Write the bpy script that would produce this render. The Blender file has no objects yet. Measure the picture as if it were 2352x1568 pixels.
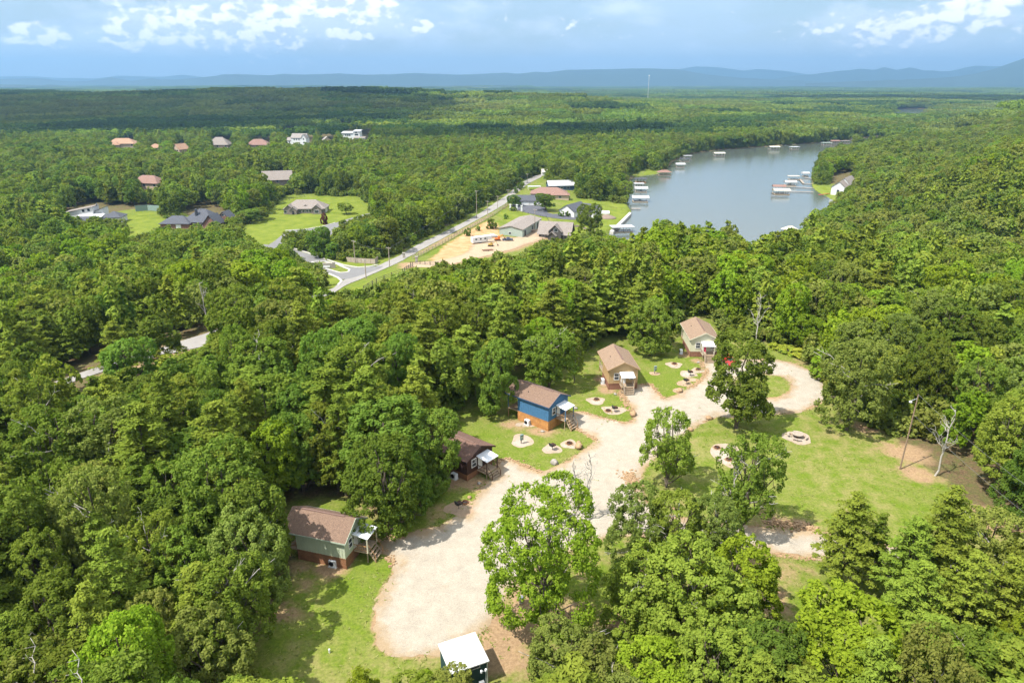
import bpy, math, random
import numpy as np
from mathutils import Vector, Matrix
from mathutils.geometry import tessellate_polygon
RNG=np.random.default_rng(7); random.seed(7)
SC=bpy.context.scene; COL=SC.collection; PI=math.pi
# ------------------------------------------------------------------ camera maths (photo read at 2352 x 1568)
F=1568.; CX,CY=1176.,784.; HZ=188.; CAMZ=60.
PITCH=math.atan((CY-HZ)/F); CP,SP=math.cos(PITCH),math.sin(PITCH)
WATER=-22.
def gp(u,v,z=0.):
    a=(u-CX)/F; b=-(v-CY)/F
    r=(a,CP+b*SP,-SP+b*CP); t=(z-CAMZ)/r[2]
    return (r[0]*t,r[1]*t,z)
def projn(x,y,z):
    d=y*CP-(z-CAMZ)*SP; w=y*SP+(z-CAMZ)*CP
    d=np.where(d<1,1,d)
    return CX+F*x/d, CY-F*w/d, d
def sst(a,b,x):
    t=np.clip((x-a)/(b-a),0,1); return t*t*(3-2*t)
# ------------------------------------------------------------------ polygons
def sdist(px,py,poly):
    """signed distance, positive inside"""
    p=np.asarray(poly,float); q=np.roll(p,-1,0)
    best=np.full(px.shape,1e18); ins=np.zeros(px.shape,bool)
    for (ax,ay),(bx,by) in zip(p,q):
        ex,ey=bx-ax,by-ay; wx,wy=px-ax,py-ay
        t=np.clip((wx*ex+wy*ey)/(ex*ex+ey*ey+1e-12),0,1)
        best=np.minimum(best,(wx-t*ex)**2+(wy-t*ey)**2)
        c=((ay>py)!=(by>py)); 
        xi=(bx-ax)*(py-ay)/(by-ay if abs(by-ay)>1e-12 else 1e-12)+ax
        ins^=(c&(px<xi))
    return np.where(ins,1,-1)*np.sqrt(best)
def smooth(poly,n=2):
    p=[tuple(q[:2]) for q in poly]
    for _ in range(n):
        r=[]
        for i in range(len(p)):
            a,b=p[i],p[(i+1)%len(p)]
            r+=[(a[0]*.75+b[0]*.25,a[1]*.75+b[1]*.25),(a[0]*.25+b[0]*.75,a[1]*.25+b[1]*.75)]
        p=r
    return p
LAKE_D=[(1380,590),(1400,530),(1432,514),(1455,490),(1440,470),(1436,440),(1446,412),(1478,403),(1515,400),(1535,385),(1550,368),(1590,353),(1660,344),(1750,338),(1850,331),(1950,323),(2050,308),(2150,286),(2260,276),(2352,268),(2352,276),(2250,286),(2150,294),(2050,313),(1955,330),(1893,352),(1868,385),(1866,412),(1862,425),(1872,438),(1895,450),(1930,470),(1900,500),(1850,545),(1800,590),(1700,610),(1550,620)]
LAKE=smooth([gp(u,v,WATER) for u,v in LAKE_D],1)
LAKE2=[gp(u,v,WATER)[:2] for u,v in [(2046,279),(2056,251),(2112,250),(2150,253),(2128,279)]]
def bb(P):
    q=np.array([p[:2] for p in P]); return q[:,0].min(),q[:,0].max(),q[:,1].min(),q[:,1].max()
LB,LB2=bb(LAKE),bb(LAKE2)
def vnoise(x,y,s,seed=0):
    x=np.asarray(x,float)/s+seed*17.3; y=np.asarray(y,float)/s-seed*9.1
    def h(i,j):
        n=np.sin(i*127.1+j*311.7+seed*74.7)*43758.5453; return n-np.floor(n)
    i=np.floor(x); j=np.floor(y); fx=x-i; fy=y-j
    fx=fx*fx*(3-2*fx); fy=fy*fy*(3-2*fy)
    return (h(i,j)*(1-fx)*(1-fy)+h(i+1,j)*fx*(1-fy)+h(i,j+1)*(1-fx)*fy+h(i+1,j+1)*fx*fy)*2-1
def T0(x,y):
    x=np.asarray(x,float); y=np.asarray(y,float)
    e=np.sqrt(((x-35)/100)**2+((y-112)/100)**2)
    f=sst(1.0,2.5,e)
    z=-18*f
    far=sst(1.6,4.5,e)
    z=z+far*(2.5*vnoise(x,y,180,1)+3*vnoise(x,y,520,2))+sst(480,1000,y)*(7*vnoise(x,y,230,21)+15*vnoise(x*.6,y,480,22)+4)*(1-sst(100,300,x)*.6)
    # wooded hill on the right of the lake
    xs=np.interp(y,[0,150,300,430,530,600,700,1000,1400],[170,130,140,185,275,335,420,560,800])
    hill=58*sst(0,1,(x-xs)/240)*sst(60,330,y)*(1-sst(850,1500,y))
    z=z+hill*f
    # ridge far left
    z=z+30*np.exp(-((y-1950+.12*x)/430)**2)*(1-sst(-500,900,x))+9*np.exp(-((y-1500)/400)**2)*(1-sst(-200,900,x))
    z=z+far*sst(1500,4000,y)*(7*vnoise(x,y,1400,3)+2)
    return np.where(z<WATER+6,WATER+2.5+3.5*np.exp(np.minimum(z-WATER-6,0)/6),z)
def T(x,y):
    x=np.atleast_1d(np.asarray(x,float)); y=np.atleast_1d(np.asarray(y,float)); z=T0(x,y)
    sd=np.full(x.shape,-1e3)
    for P_,(bx0,bx1,by0,by1) in ((LAKE,LB),(LAKE2,LB2)):
        m=(x>bx0-65)&(x<bx1+65)&(y>by0-65)&(y<by1+65)
        if m.any(): sd[m]=np.maximum(sd[m],sdist(x[m],y[m],P_))
    k=sst(-60,-4,sd); z=z*(1-k)+np.minimum(z,WATER+1.2)*k
    k=sst(-3,4,sd); return z*(1-k)+(WATER-2.5)*k
def T1(x,y): return float(T(np.array([x]),np.array([y]))[0])
_GC={}
def Gs(l):
    k=tuple(map(tuple,l))
    if k not in _GC:
        u=np.array([p[0] for p in l],float); v=np.array([p[1] for p in l],float); z=np.zeros(len(u))
        for _ in range(14):
            x,y,_z=gp(u,v,z); z=z*.35+.65*T(x,y)
        x,y,_z=gp(u,v,z); z=T(x,y); _GC[k]=[(float(a),float(b),float(c)) for a,b,c in zip(x,y,z)]
    return _GC[k]
def G(u,v): return Gs([(u,v)])[0]
def GP(l): return [p[:2] for p in Gs(l)]
# ------------------------------------------------------------------ tagging
def tag(o,label=None,cat=None,group=None,kind=None):
    if label: o['label']=label
    if cat: o['category']=cat
    if group: o['group']=group
    if kind: o['kind']=kind
    return o
def empty(name,loc=(0,0,0),rz=0,label=None,cat=None,group=None):
    o=bpy.data.objects.new(name,None); COL.objects.link(o); o.location=loc; o.rotation_euler=(0,0,rz); o.empty_display_size=.3
    return tag(o,label,cat,group)
def mesh_from(name,verts,faces,mats=(),fmat=None,smooth_=False):
    me=bpy.data.meshes.new(name); me.from_pydata([tuple(v) for v in verts],[],[tuple(f) for f in faces])
    for m in mats: me.materials.append(m)
    if fmat is not None: me.polygons.foreach_set('material_index',np.asarray(fmat,np.int32))
    if smooth_: me.polygons.foreach_set('use_smooth',np.ones(len(me.polygons),bool))
    me.update(); return me
def fast_mesh(name,verts,loops,counts):
    """numpy mesh building; counts = verts per face"""
    me=bpy.data.meshes.new(name); n=len(verts)
    me.vertices.add(n); me.vertices.foreach_set('co',np.asarray(verts,np.float32).ravel())
    me.loops.add(len(loops)); me.loops.foreach_set('vertex_index',np.asarray(loops,np.int32))
    st=np.concatenate([[0],np.cumsum(counts)[:-1]])
    me.polygons.add(len(counts)); me.polygons.foreach_set('loop_start',st.astype(np.int32)); me.polygons.foreach_set('loop_total',np.asarray(counts,np.int32))
    me.update(calc_edges=True); return me
def link(name,me,parent=None,loc=(0,0,0),rz=0):
    o=bpy.data.objects.new(name,me); COL.objects.link(o); o.location=loc; o.rotation_euler=(0,0,rz)
    if parent: o.parent=parent
    return o
class MB:
    def __init__(s): s.v=[]; s.f=[]
    def add(s,v,f):
        n=len(s.v); s.v+=[tuple(map(float,p)) for p in v]; s.f+=[tuple(i+n for i in q) for q in f]; return s
    def box(s,x0,x1,y0,y1,z0,z1):
        return s.add([(x0,y0,z0),(x1,y0,z0),(x1,y1,z0),(x0,y1,z0),(x0,y0,z1),(x1,y0,z1),(x1,y1,z1),(x0,y1,z1)],
            [(0,3,2,1),(4,5,6,7),(0,1,5,4),(1,2,6,5),(2,3,7,6),(3,0,4,7)])
    def tube(s,p0,p1,r0,r1=None,n=8,cap=True):
        r1=r0 if r1 is None else r1; a=Vector(p0); b=Vector(p1); d=(b-a).normalized()
        t=d.orthogonal().normalized(); w=d.cross(t)
        v=[]; 
        for c,r in ((a,r0),(b,r1)):
            for i in range(n):
                th=2*PI*i/n; v.append(c+t*math.cos(th)*r+w*math.sin(th)*r)
        f=[(i,(i+1)%n,n+(i+1)%n,n+i) for i in range(n)]
        if cap: f+=[tuple(range(n-1,-1,-1)),tuple(range(n,2*n))]
        return s.add(v,f)
    def lathe(s,c,prof,n=16):
        v=[];m=len(prof)
        for r,z in prof:
            for i in range(n): v.append((c[0]+r*math.cos(2*PI*i/n),c[1]+r*math.sin(2*PI*i/n),c[2]+z))
        f=[(k*n+i,k*n+(i+1)%n,(k+1)*n+(i+1)%n,(k+1)*n+i) for k in range(m-1) for i in range(n)]
        f.append(tuple(range(n-1,-1,-1))); f.append(tuple((m-1)*n+i for i in range(n)))
        return s.add(v,f)
    def slab(s,q,t):
        """quad q (4 pts, ccw from above) extruded down by t"""
        return s.add(list(q)+[(p[0],p[1],p[2]-t) for p in q],[(0,1,2,3),(7,6,5,4),(0,4,5,1),(1,5,6,2),(2,6,7,3),(3,7,4,0)])
    def ext(s,prof,axis,a,b):
        """extrude a closed 2-D profile along axis x or y from a to b"""
        n=len(prof)
        P=(lambda t,p:(t,p[0],p[1])) if axis=='x' else (lambda t,p:(p[0],t,p[1]))
        v=[P(a,p) for p in prof]+[P(b,p) for p in prof]
        return s.add(v,[tuple(range(n)),tuple(range(2*n-1,n-1,-1))]+[(i,n+i,n+(i+1)%n,(i+1)%n) for i in range(n)])
    def rock(s,c,r,seed,sq=(1,1,.7)):
        rs=np.random.default_rng(seed); n=10; m=6; v=[]
        for k in range(m+1):
            for i in range(n):
                th=2*PI*i/n; ph=PI*k/m
                q=r*(1+.22*rs.standard_normal()*math.sin(ph))
                v.append((c[0]+q*math.sin(ph)*math.cos(th)*sq[0],c[1]+q*math.sin(ph)*math.sin(th)*sq[1],c[2]+q*math.cos(ph)*sq[2]))
        return s.add(v,[(k*n+i,(k+1)*n+i,(k+1)*n+(i+1)%n,k*n+(i+1)%n) for k in range(m) for i in range(n)])
    def build(s,name,mat,parent=None,loc=(0,0,0),rz=0,sm=False):
        me=mesh_from(name,s.v,s.f,[mat],None,sm); return link(name,me,parent,loc,rz)
# ------------------------------------------------------------------ materials
ALB=.78
def mat(name,col,rough=.7,metal=0,var=.12,scale=3.,col2=None,spec=.3,bump=0,bscale=20,stretch=(1,1,1),coord='Object'):
    col=tuple(k*ALB for k in col); col2=tuple(k*ALB for k in col2) if col2 else None
    m=bpy.data.materials.new(name); m.use_nodes=True; nt=m.node_tree; N=nt.nodes; L=nt.links
    b=N['Principled BSDF']; b.inputs['Roughness'].default_value=rough; b.inputs['Metallic'].default_value=metal; b.inputs['Specular IOR Level'].default_value=spec
    tc=N.new('ShaderNodeTexCoord'); mp=N.new('ShaderNodeMapping'); mp.inputs['Scale'].default_value=stretch
    L.new(tc.outputs[coord],mp.inputs[0])
    nz=N.new('ShaderNodeTexNoise'); nz.inputs['Scale'].default_value=scale; nz.inputs['Detail'].default_value=6; nz.inputs['Roughness'].default_value=.65
    L.new(mp.outputs[0],nz.inputs['Vector'])
    r=N.new('ShaderNodeValToRGB'); e=r.color_ramp.elements; e[0].position=.3; e[1].position=.7
    c2=col2 or tuple(min(1,c*(1+var)) for c in col); c1=tuple(c*(1-var) for c in col) if not col2 else col
    e[0].color=(*c1,1); e[1].color=(*c2,1)
    L.new(nz.outputs[0],r.inputs[0]); L.new(r.outputs[0],b.inputs['Base Color'])
    if bump:
        n2=N.new('ShaderNodeTexNoise'); n2.inputs['Scale'].default_value=bscale; n2.inputs['Detail'].default_value=4; L.new(mp.outputs[0],n2.inputs['Vector'])
        bp=N.new('ShaderNodeBump'); bp.inputs['Strength'].default_value=bump; bp.inputs['Distance'].default_value=.05; L.new(n2.outputs[0],bp.inputs['Height']); L.new(bp.outputs[0],b.inputs['Normal'])
    return m
def leafmat(name,c1,c2,var=.35,hue=.03,trans=.38):
    m=bpy.data.materials.new(name); m.use_nodes=True; nt=m.node_tree; N=nt.nodes; L=nt.links
    N.remove(N['Principled BSDF']); out=N['Material Output']
    at=N.new('ShaderNodeAttribute'); at.attribute_name='tint'
    mx=N.new('ShaderNodeMix'); mx.data_type='RGBA'; mx.inputs[6].default_value=(*c1,1); mx.inputs[7].default_value=(*c2,1)
    L.new(at.outputs['Fac'],mx.inputs[0])
    oi=N.new('ShaderNodeObjectInfo'); hs=N.new('ShaderNodeHueSaturation')
    mr=N.new('ShaderNodeMapRange'); mr.inputs[3].default_value=.5-hue; mr.inputs[4].default_value=.5+hue*.25; L.new(oi.outputs['Random'],mr.inputs[0]); L.new(mr.outputs[0],hs.inputs['Hue'])
    w=N.new('ShaderNodeMath'); w.operation='MULTIPLY'; w.inputs[1].default_value=7.31; L.new(oi.outputs['Random'],w.inputs[0])
    fr=N.new('ShaderNodeMath'); fr.operation='FRACT'; L.new(w.outputs[0],fr.inputs[0])
    m2=N.new('ShaderNodeMapRange'); m2.inputs[3].default_value=1-var; m2.inputs[4].default_value=1+var; L.new(fr.outputs[0],m2.inputs[0]); L.new(m2.outputs[0],hs.inputs['Value'])
    L.new(mx.outputs[2],hs.inputs['Color'])
    d=N.new('ShaderNodeBsdfDiffuse'); t=N.new('ShaderNodeBsdfTranslucent'); ms=N.new('ShaderNodeMixShader'); ms.inputs[0].default_value=trans
    L.new(hs.outputs[0],d.inputs[0])
    tm=N.new('ShaderNodeMix'); tm.data_type='RGBA'; tm.blend_type='MULTIPLY'; tm.inputs[0].default_value=1; tm.inputs[7].default_value=(1.02,1.3,.5,1); L.new(hs.outputs[0],tm.inputs[6]); L.new(tm.outputs[2],t.inputs[0])
    L.new(d.outputs[0],ms.inputs[1]); L.new(t.outputs[0],ms.inputs[2]); L.new(ms.outputs[0],out.inputs[0])
    return m
M={}
M['oak']=leafmat('oak leaves',(.098,.150,.019),(.182,.240,.036),var=.30)
M['lime']=leafmat('bright leaves',(.112,.188,.014),(.195,.285,.024),var=.2)
M['tallleaf']=leafmat('fresh leaves',(.125,.205,.016),(.215,.300,.028),var=.05,hue=.005)
M['darkfar']=leafmat('dark conifers',(.045,.085,.018),(.085,.135,.026),var=.2,hue=.01)
M['olive']=leafmat('olive leaves',(.122,.162,.032),(.20,.24,.052),var=.2)
M['deep']=leafmat('deep green leaves',(.078,.138,.019),(.148,.215,.034),var=.25)
M['pine']=leafmat('pine needles',(.096,.145,.018),(.170,.222,.030),var=.22,trans=.2)
M['brush']=leafmat('yellow weeds',(.20,.26,.03),(.32,.38,.05),var=.1)
M['redleaf']=leafmat('purple leaves',(.09,.035,.03),(.14,.06,.04),var=.1)
M['bark']=mat('bark',(.12,.095,.07),.95,var=.35,scale=6,bump=.5)
M['palebark']=mat('pale bark',(.42,.39,.34),.9,var=.25,scale=5)
M['gravel']=None
M['rockt']=mat('tan sandstone',(.38,.25,.14),.95,var=.3,scale=4,bump=.6,bscale=8)
M['rockg']=mat('grey stone',(.34,.31,.27),.95,var=.3,scale=4,bump=.6,bscale=8)
M['white']=mat('white paint',(.80,.80,.78),.5,var=.03)
M['whitemetal']=mat('white metal',(.78,.80,.82),.35,var=.05,scale=1.2,spec=.5)
M['galv']=mat('galvanised metal',(.55,.58,.60),.35,metal=.5,var=.12,scale=2)
M['glass']=mat('window glass',(.03,.04,.05),.06,var=.2,spec=.9)
M['dark']=mat('black metal',(.025,.025,.028),.5,var=.2)
M['rust']=mat('rusty steel',(.16,.075,.04),.85,var=.4,scale=8)
M['wood']=mat('treated timber',(.36,.20,.09),.8,var=.25,scale=3,stretch=(1,1,6))
M['deck']=mat('weathered deck',(.36,.27,.18),.85,var=.25,scale=4)
M['greywood']=mat('grey timber',(.36,.30,.24),.9,var=.25,scale=4)
M['dkwood']=mat('dark stained timber',(.11,.05,.03),.8,var=.25,scale=4)
M['asphalt']=mat('asphalt',(.17,.165,.165),.9,var=.12,scale=.4,col2=(.21,.205,.2))
M['newasphalt']=mat('fresh asphalt',(.10,.10,.115),.9,var=.15,scale=.3)
M['paleroad']=mat('worn road',(.255,.237,.22),.9,scale=.15,col2=(.33,.31,.285))
M['kerb']=mat('concrete',(.52,.50,.46),.85,var=.1)
def shingle(name,c,c2,sc=1.):
    c=tuple(k*ALB for k in c); c2=tuple(k*ALB for k in c2)
    m=bpy.data.materials.new(name); m.use_nodes=True; nt=m.node_tree; N=nt.nodes; L=nt.links; b=N['Principled BSDF']; b.inputs['Roughness'].default_value=.9; b.inputs['Specular IOR Level'].default_value=.15
    tc=N.new('ShaderNodeTexCoord'); br=N.new('ShaderNodeTexBrick'); br.inputs['Scale'].default_value=3.*sc; br.inputs['Color1'].default_value=(*c,1); br.inputs['Color2'].default_value=(*c2,1); br.inputs['Mortar'].default_value=(*[k*.6 for k in c],1); br.inputs['Mortar Size'].default_value=.012; br.inputs['Brick Width'].default_value=.55; br.inputs['Row Height'].default_value=.3
    L.new(tc.outputs['Object'],br.inputs['Vector'])
    nz=N.new('ShaderNodeTexNoise'); nz.inputs['Scale'].default_value=7*sc; nz.inputs['Detail'].default_value=8; nz.inputs['Roughness'].default_value=.8; L.new(tc.outputs['Object'],nz.inputs['Vector'])
    mr=N.new('ShaderNodeMapRange'); mr.inputs[1].default_value=.3; mr.inputs[2].default_value=.7; mr.inputs[3].default_value=.72; mr.inputs[4].default_value=1.28; L.new(nz.outputs[0],mr.inputs[0])
    vm=N.new('ShaderNodeVectorMath'); vm.operation='SCALE'; L.new(br.outputs[0],vm.inputs[0]); L.new(mr.outputs[0],vm.inputs['Scale']); L.new(vm.outputs[0],b.inputs['Base Color'])
    return m
M['shbrown']=shingle('brown shingles',(.180,.118,.085),(.24,.16,.115))
M['shdark']=shingle('dark brown shingles',(.15,.09,.07),(.21,.125,.095))
M['shtan']=shingle('tan brown shingles',(.25,.175,.12),(.31,.215,.15))
M['shslate']=shingle('slate shingles',(.085,.09,.105),(.12,.125,.145))
M['shgrey']=shingle('grey shingles',(.27,.24,.22),(.33,.30,.27))
M['shred']=shingle('red shingles',(.25,.15,.12),(.30,.185,.15))
M['shorange']=shingle('orange tiles',(.37,.225,.145),(.43,.27,.18))
def plank(name,c,c2,row=.22,z=True):
    c=tuple(k*ALB for k in c); c2=tuple(k*ALB for k in c2)
    m=bpy.data.materials.new(name); m.use_nodes=True; nt=m.node_tree; N=nt.nodes; L=nt.links; b=N['Principled BSDF']; b.inputs['Roughness'].default_value=.8
    tc=N.new('ShaderNodeTexCoord'); sx=N.new('ShaderNodeSeparateXYZ'); L.new(tc.outputs['Object'],sx.inputs[0])
    ad=N.new('ShaderNodeMath'); ad.operation='ADD'; L.new(sx.outputs[0],ad.inputs[0]); L.new(sx.outputs[1],ad.inputs[1])
    cx=N.new('ShaderNodeCombineXYZ'); L.new(ad.outputs[0],cx.inputs[0]); L.new(sx.outputs[2],cx.inputs[1])
    br=N.new('ShaderNodeTexBrick'); br.inputs['Scale'].default_value=1; br.inputs['Brick Width'].default_value=2.4; br.inputs['Row Height'].default_value=row; br.inputs['Mortar Size'].default_value=.012
    br.inputs['Color1'].default_value=(*c,1); br.inputs['Color2'].default_value=(*c2,1); br.inputs['Mortar'].default_value=(*[k*.45 for k in c],1)
    L.new(cx.outputs[0],br.inputs['Vector'])
    nz=N.new('ShaderNodeTexNoise'); nz.inputs['Scale'].default_value=1.4; nz.inputs['Detail'].default_value=6; L.new(tc.outputs['Object'],nz.inputs['Vector'])
    mr=N.new('ShaderNodeMapRange'); mr.inputs[1].default_value=.3; mr.inputs[2].default_value=.7; mr.inputs[3].default_value=.75; mr.inputs[4].default_value=1.15; L.new(nz.outputs[0],mr.inputs[0])
    vm=N.new('ShaderNodeVectorMath'); vm.operation='SCALE'; L.new(br.outputs[0],vm.inputs[0]); L.new(mr.outputs[0],vm.inputs['Scale']); L.new(vm.outputs[0],b.inputs['Base Color'])
    return m
M['skorange']=plank('orange stained planks',(.46,.21,.06),(.54,.26,.08))
M['skbrown']=plank('brown stained planks',(.27,.12,.055),(.32,.15,.07))
M['skred']=plank('red brown planks',(.27,.12,.075),(.31,.145,.09))
M['brick']=plank('brick wall',(.26,.13,.09),(.32,.17,.12),.08)
M['stonewall']=plank('grey brown brick',(.24,.20,.17),(.32,.27,.23),.1)
def ground_mat():
    m=bpy.data.materials.new('ground cover'); m.use_nodes=True; nt=m.node_tree; N=nt.nodes; L=nt.links; b=N['Principled BSDF']; b.inputs['Roughness'].default_value=.95; b.inputs['Specular IOR Level'].default_value=.05
    tc=N.new('ShaderNodeTexCoord')
    def noise(s,d=8,r=.65):
        n=N.new('ShaderNodeTexNoise'); n.inputs['Scale'].default_value=s; n.inputs['Detail'].default_value=d; n.inputs['Roughness'].default_value=r; L.new(tc.outputs['Object'],n.inputs['Vector']); return n.outputs[0]
    def ramp(fac,a,bb,p0=.35,p1=.65):
        r=N.new('ShaderNodeValToRGB'); e=r.color_ramp.elements; e[0].position=p0; e[1].position=p1; e[0].color=(*a,1); e[1].color=(*bb,1); L.new(fac,r.inputs[0]); return r
    def mix(f,a,c):
        x=N.new('ShaderNodeMix'); x.data_type='RGBA'; L.new(f,x.inputs[0]); L.new(a,x.inputs[6]); L.new(c,x.inputs[7]); return x.outputs[2]
    def att(n):
        a=N.new('ShaderNodeAttribute'); a.attribute_name=n; return a.outputs['Fac']
    def thr(a,nz,amp,w=.12):
        # a in metres/2 style -1..1 attribute plus noise, to 0..1
        s=N.new('ShaderNodeMath'); s.operation='MULTIPLY_ADD'; s.inputs[1].default_value=amp; s.inputs[2].default_value=-amp*.5; L.new(nz,s.inputs[0])
        d=N.new('ShaderNodeMath'); d.operation='ADD'; L.new(a,d.inputs[0]); L.new(s.outputs[0],d.inputs[1])
        r=N.new('ShaderNodeMapRange'); r.interpolation_type='SMOOTHSTEP'; r.inputs[1].default_value=.5-w; r.inputs[2].default_value=.5+w; L.new(d.outputs[0],r.inputs[0]); return r.outputs[0]
    fine=noise(2.6,9,.75); mid=noise(.35,8,.7); big=noise(.07,6,.6)
    litter=mix(ramp(noise(.5,8,.8),(0,0,0),(1,1,1),.40,.62).outputs[0],ramp(fine,(.060,.040,.025),(.17,.11,.065)).outputs[0],ramp(fine,(.05,.065,.02),(.12,.12,.04)).outputs[0])
    gr1=ramp(fine,(.060,.096,.009),(.136,.182,.020)).outputs[0]
    gr2=ramp(fine,(.16,.145,.05),(.27,.22,.10)).outputs[0]
    dry=ramp(mid,(0,0,0),(1,1,1),.40,.66).outputs[0]
    dr2=N.new('ShaderNodeMath'); dr2.operation='MULTIPLY'; L.new(dry,dr2.inputs[0]); L.new(att('dry'),dr2.inputs[1]); 
    grass=mix(dr2.outputs[0],gr1,gr2)
    lawn=ramp(noise(.12,8,.75),(.090,.126,.014),(.165,.190,.030)).outputs[0]
    dirt=mix(ramp(mid,(0,0,0),(1,1,1),.35,.65).outputs[0],ramp(fine,(.21,.135,.07),(.36,.25,.145)).outputs[0],ramp(fine,(.17,.11,.065),(.30,.205,.12)).outputs[0])
    orange=ramp(noise(.25),(.33,.18,.08),(.42,.28,.155)).outputs[0]
    c=mix(thr(att('grass'),mid,.9),litter,grass)
    c=mix(thr(att('dirt'),mid,1.0,.2),c,dirt)
    c=mix(thr(att('lawn'),big,.25),c,lawn)
    c=mix(thr(att('orange'),mid,.8,.15),c,orange)
    L.new(c,b.inputs['Base Color'])
    bp=N.new('ShaderNodeBump'); bp.inputs['Strength'].default_value=.6; bp.inputs['Distance'].default_value=.08; L.new(fine,bp.inputs['Height']); L.new(bp.outputs[0],b.inputs['Normal'])
    return m
def gravel_mat(name,a,bb,soil,amt=.5):
    m=bpy.data.materials.new(name); m.use_nodes=True; nt=m.node_tree; N=nt.nodes; L=nt.links; b=N['Principled BSDF']; b.inputs['Roughness'].default_value=.95; b.inputs['Specular IOR Level'].default_value=.05
    tc=N.new('ShaderNodeTexCoord')
    def noise(s,d=8,r=.7):
        n=N.new('ShaderNodeTexNoise'); n.inputs['Scale'].default_value=s; n.inputs['Detail'].default_value=d; n.inputs['Roughness'].default_value=r; L.new(tc.outputs['Object'],n.inputs['Vector']); return n.outputs[0]
    f=noise(5.,9,.85)
    r=N.new('ShaderNodeValToRGB'); e=r.color_ramp.elements; e[0].position=.33; e[1].position=.6; e[0].color=(*a,1); e[1].color=(*bb,1); L.new(f,r.inputs[0])
    r2=N.new('ShaderNodeValToRGB'); e=r2.color_ramp.elements; e[0].position=.33; e[1].position=.6; e[0].color=(*[k*.8 for k in soil],1); e[1].color=(*soil,1); L.new(f,r2.inputs[0])
    at=N.new('ShaderNodeAttribute'); at.attribute_name='sd'
    mr=N.new('ShaderNodeMapRange'); mr.inputs[1].default_value=0; mr.inputs[2].default_value=2.6; mr.inputs[3].default_value=1.; mr.inputs[4].default_value=0.; L.new(at.outputs['Fac'],mr.inputs[0])
    n2=noise(.22,6,.7); ad=N.new('ShaderNodeMath'); ad.operation='MULTIPLY_ADD'; ad.inputs[1].default_value=.34; L.new(mr.outputs[0],ad.inputs[0]); L.new(n2,ad.inputs[2])
    m3=N.new('ShaderNodeMapRange'); m3.interpolation_type='SMOOTHSTEP'; m3.inputs[1].default_value=.56; m3.inputs[2].default_value=.86; m3.inputs[4].default_value=amt; L.new(ad.outputs[0],m3.inputs[0])
    x=N.new('ShaderNodeMix'); x.data_type='RGBA'; L.new(m3.outputs[0],x.inputs[0]); L.new(r.outputs[0],x.inputs[6]); L.new(r2.outputs[0],x.inputs[7])
    n4=noise(.55,7,.75); m4=N.new('ShaderNodeMapRange'); m4.inputs[1].default_value=.32; m4.inputs[2].default_value=.62; m4.inputs[3].default_value=.84; m4.inputs[4].default_value=1.08; L.new(n4,m4.inputs[0])
    n5=noise(22.,3,.6); m5=N.new('ShaderNodeMapRange'); m5.inputs[1].default_value=.62; m5.inputs[2].default_value=.72; m5.inputs[3].default_value=1.; m5.inputs[4].default_value=.6; L.new(n5,m5.inputs[0]); mm=N.new('ShaderNodeMath'); mm.operation='MULTIPLY'; L.new(m4.outputs[0],mm.inputs[0]); L.new(m5.outputs[0],mm.inputs[1])
    vs=N.new('ShaderNodeVectorMath'); vs.operation='SCALE'; L.new(x.outputs[2],vs.inputs[0]); L.new(mm.outputs[0],vs.inputs['Scale']); L.new(vs.outputs[0],b.inputs['Base Color'])
    bp=N.new('ShaderNodeBump'); bp.inputs['Strength'].default_value=.5; bp.inputs['Distance'].default_value=.05; L.new(f,bp.inputs['Height']); L.new(bp.outputs[0],b.inputs['Normal'])
    return m
M['ground']=ground_mat()
M['gravel']=gravel_mat('pale gravel',(.215,.186,.148),(.355,.316,.256),(.29,.21,.125),.9)
M['pad']=gravel_mat('pad gravel',(.26,.22,.18),(.39,.345,.29),(.31,.22,.145),.6)
M['tanpad']=gravel_mat('tan soil pad',(.28,.205,.135),(.38,.29,.20),(.30,.20,.13),.6)
# ------------------------------------------------------------------ open areas (outlines read off the photo, laid on the ground)
DRIVE=[(905,1296),(895,1272),(872,1262),(882,1240),(960,1222),(1010,1208),(1050,1190),(1080,1168),(1096,1142),(1110,1118),(1128,1100),(1142,1085),(1140,1062),(1165,1053),(1200,1066),(1245,1086),(1270,1076),(1300,1061),(1340,1036),(1372,1013),(1350,1000),(1322,985),(1306,974),(1308,950),(1332,945),(1370,955),(1400,963),(1436,971),(1452,967),(1458,950),(1446,928),(1428,905),(1424,893),(1440,893),(1467,883),(1496,884),(1509,900),(1525,917),(1543,911),(1577,897),(1598,884),(1618,866),(1626,852),(1616,836),(1613,830),(1650,826),(1700,826),(1757,825),(1780,826),(1819,834),(1858,849),(1884,863),(1905,884),(1908,908),(1874,935),(1837,945),(1811,949),(1785,950),(1740,958),(1700,962),(1650,955),(1629,962),(1603,975),(1587,988),(1567,1002),(1530,1022),(1500,1050),(1475,1085),(1470,1130),(1500,1175),(1600,1195),(1700,1205),(1759,1214),(1883,1224),(1991,1242),(2110,1262),(2236,1288),(2297,1306),(2352,1345),(2420,1400),(2470,1568),(2352,1568),(2342,1440),(2327,1396),(2277,1367),(2226,1337),(2075,1308),(1994,1295),(1887,1283),(1773,1270),(1650,1256),(1540,1242),(1450,1228),(1390,1232),(1310,1265),(1232,1305),(1190,1345),(1150,1388),(1118,1430),(1080,1478),(1040,1498),(980,1506),(930,1508),(885,1500),(864,1472),(858,1430),(862,1390),(880,1350),(900,1322)]
ISLAND=[(1690,905),(1678,888),(1700,868),(1745,858),(1796,863),(1816,876),(1821,889),(1811,902),(1793,911),(1760,915),(1720,913)]
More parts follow.
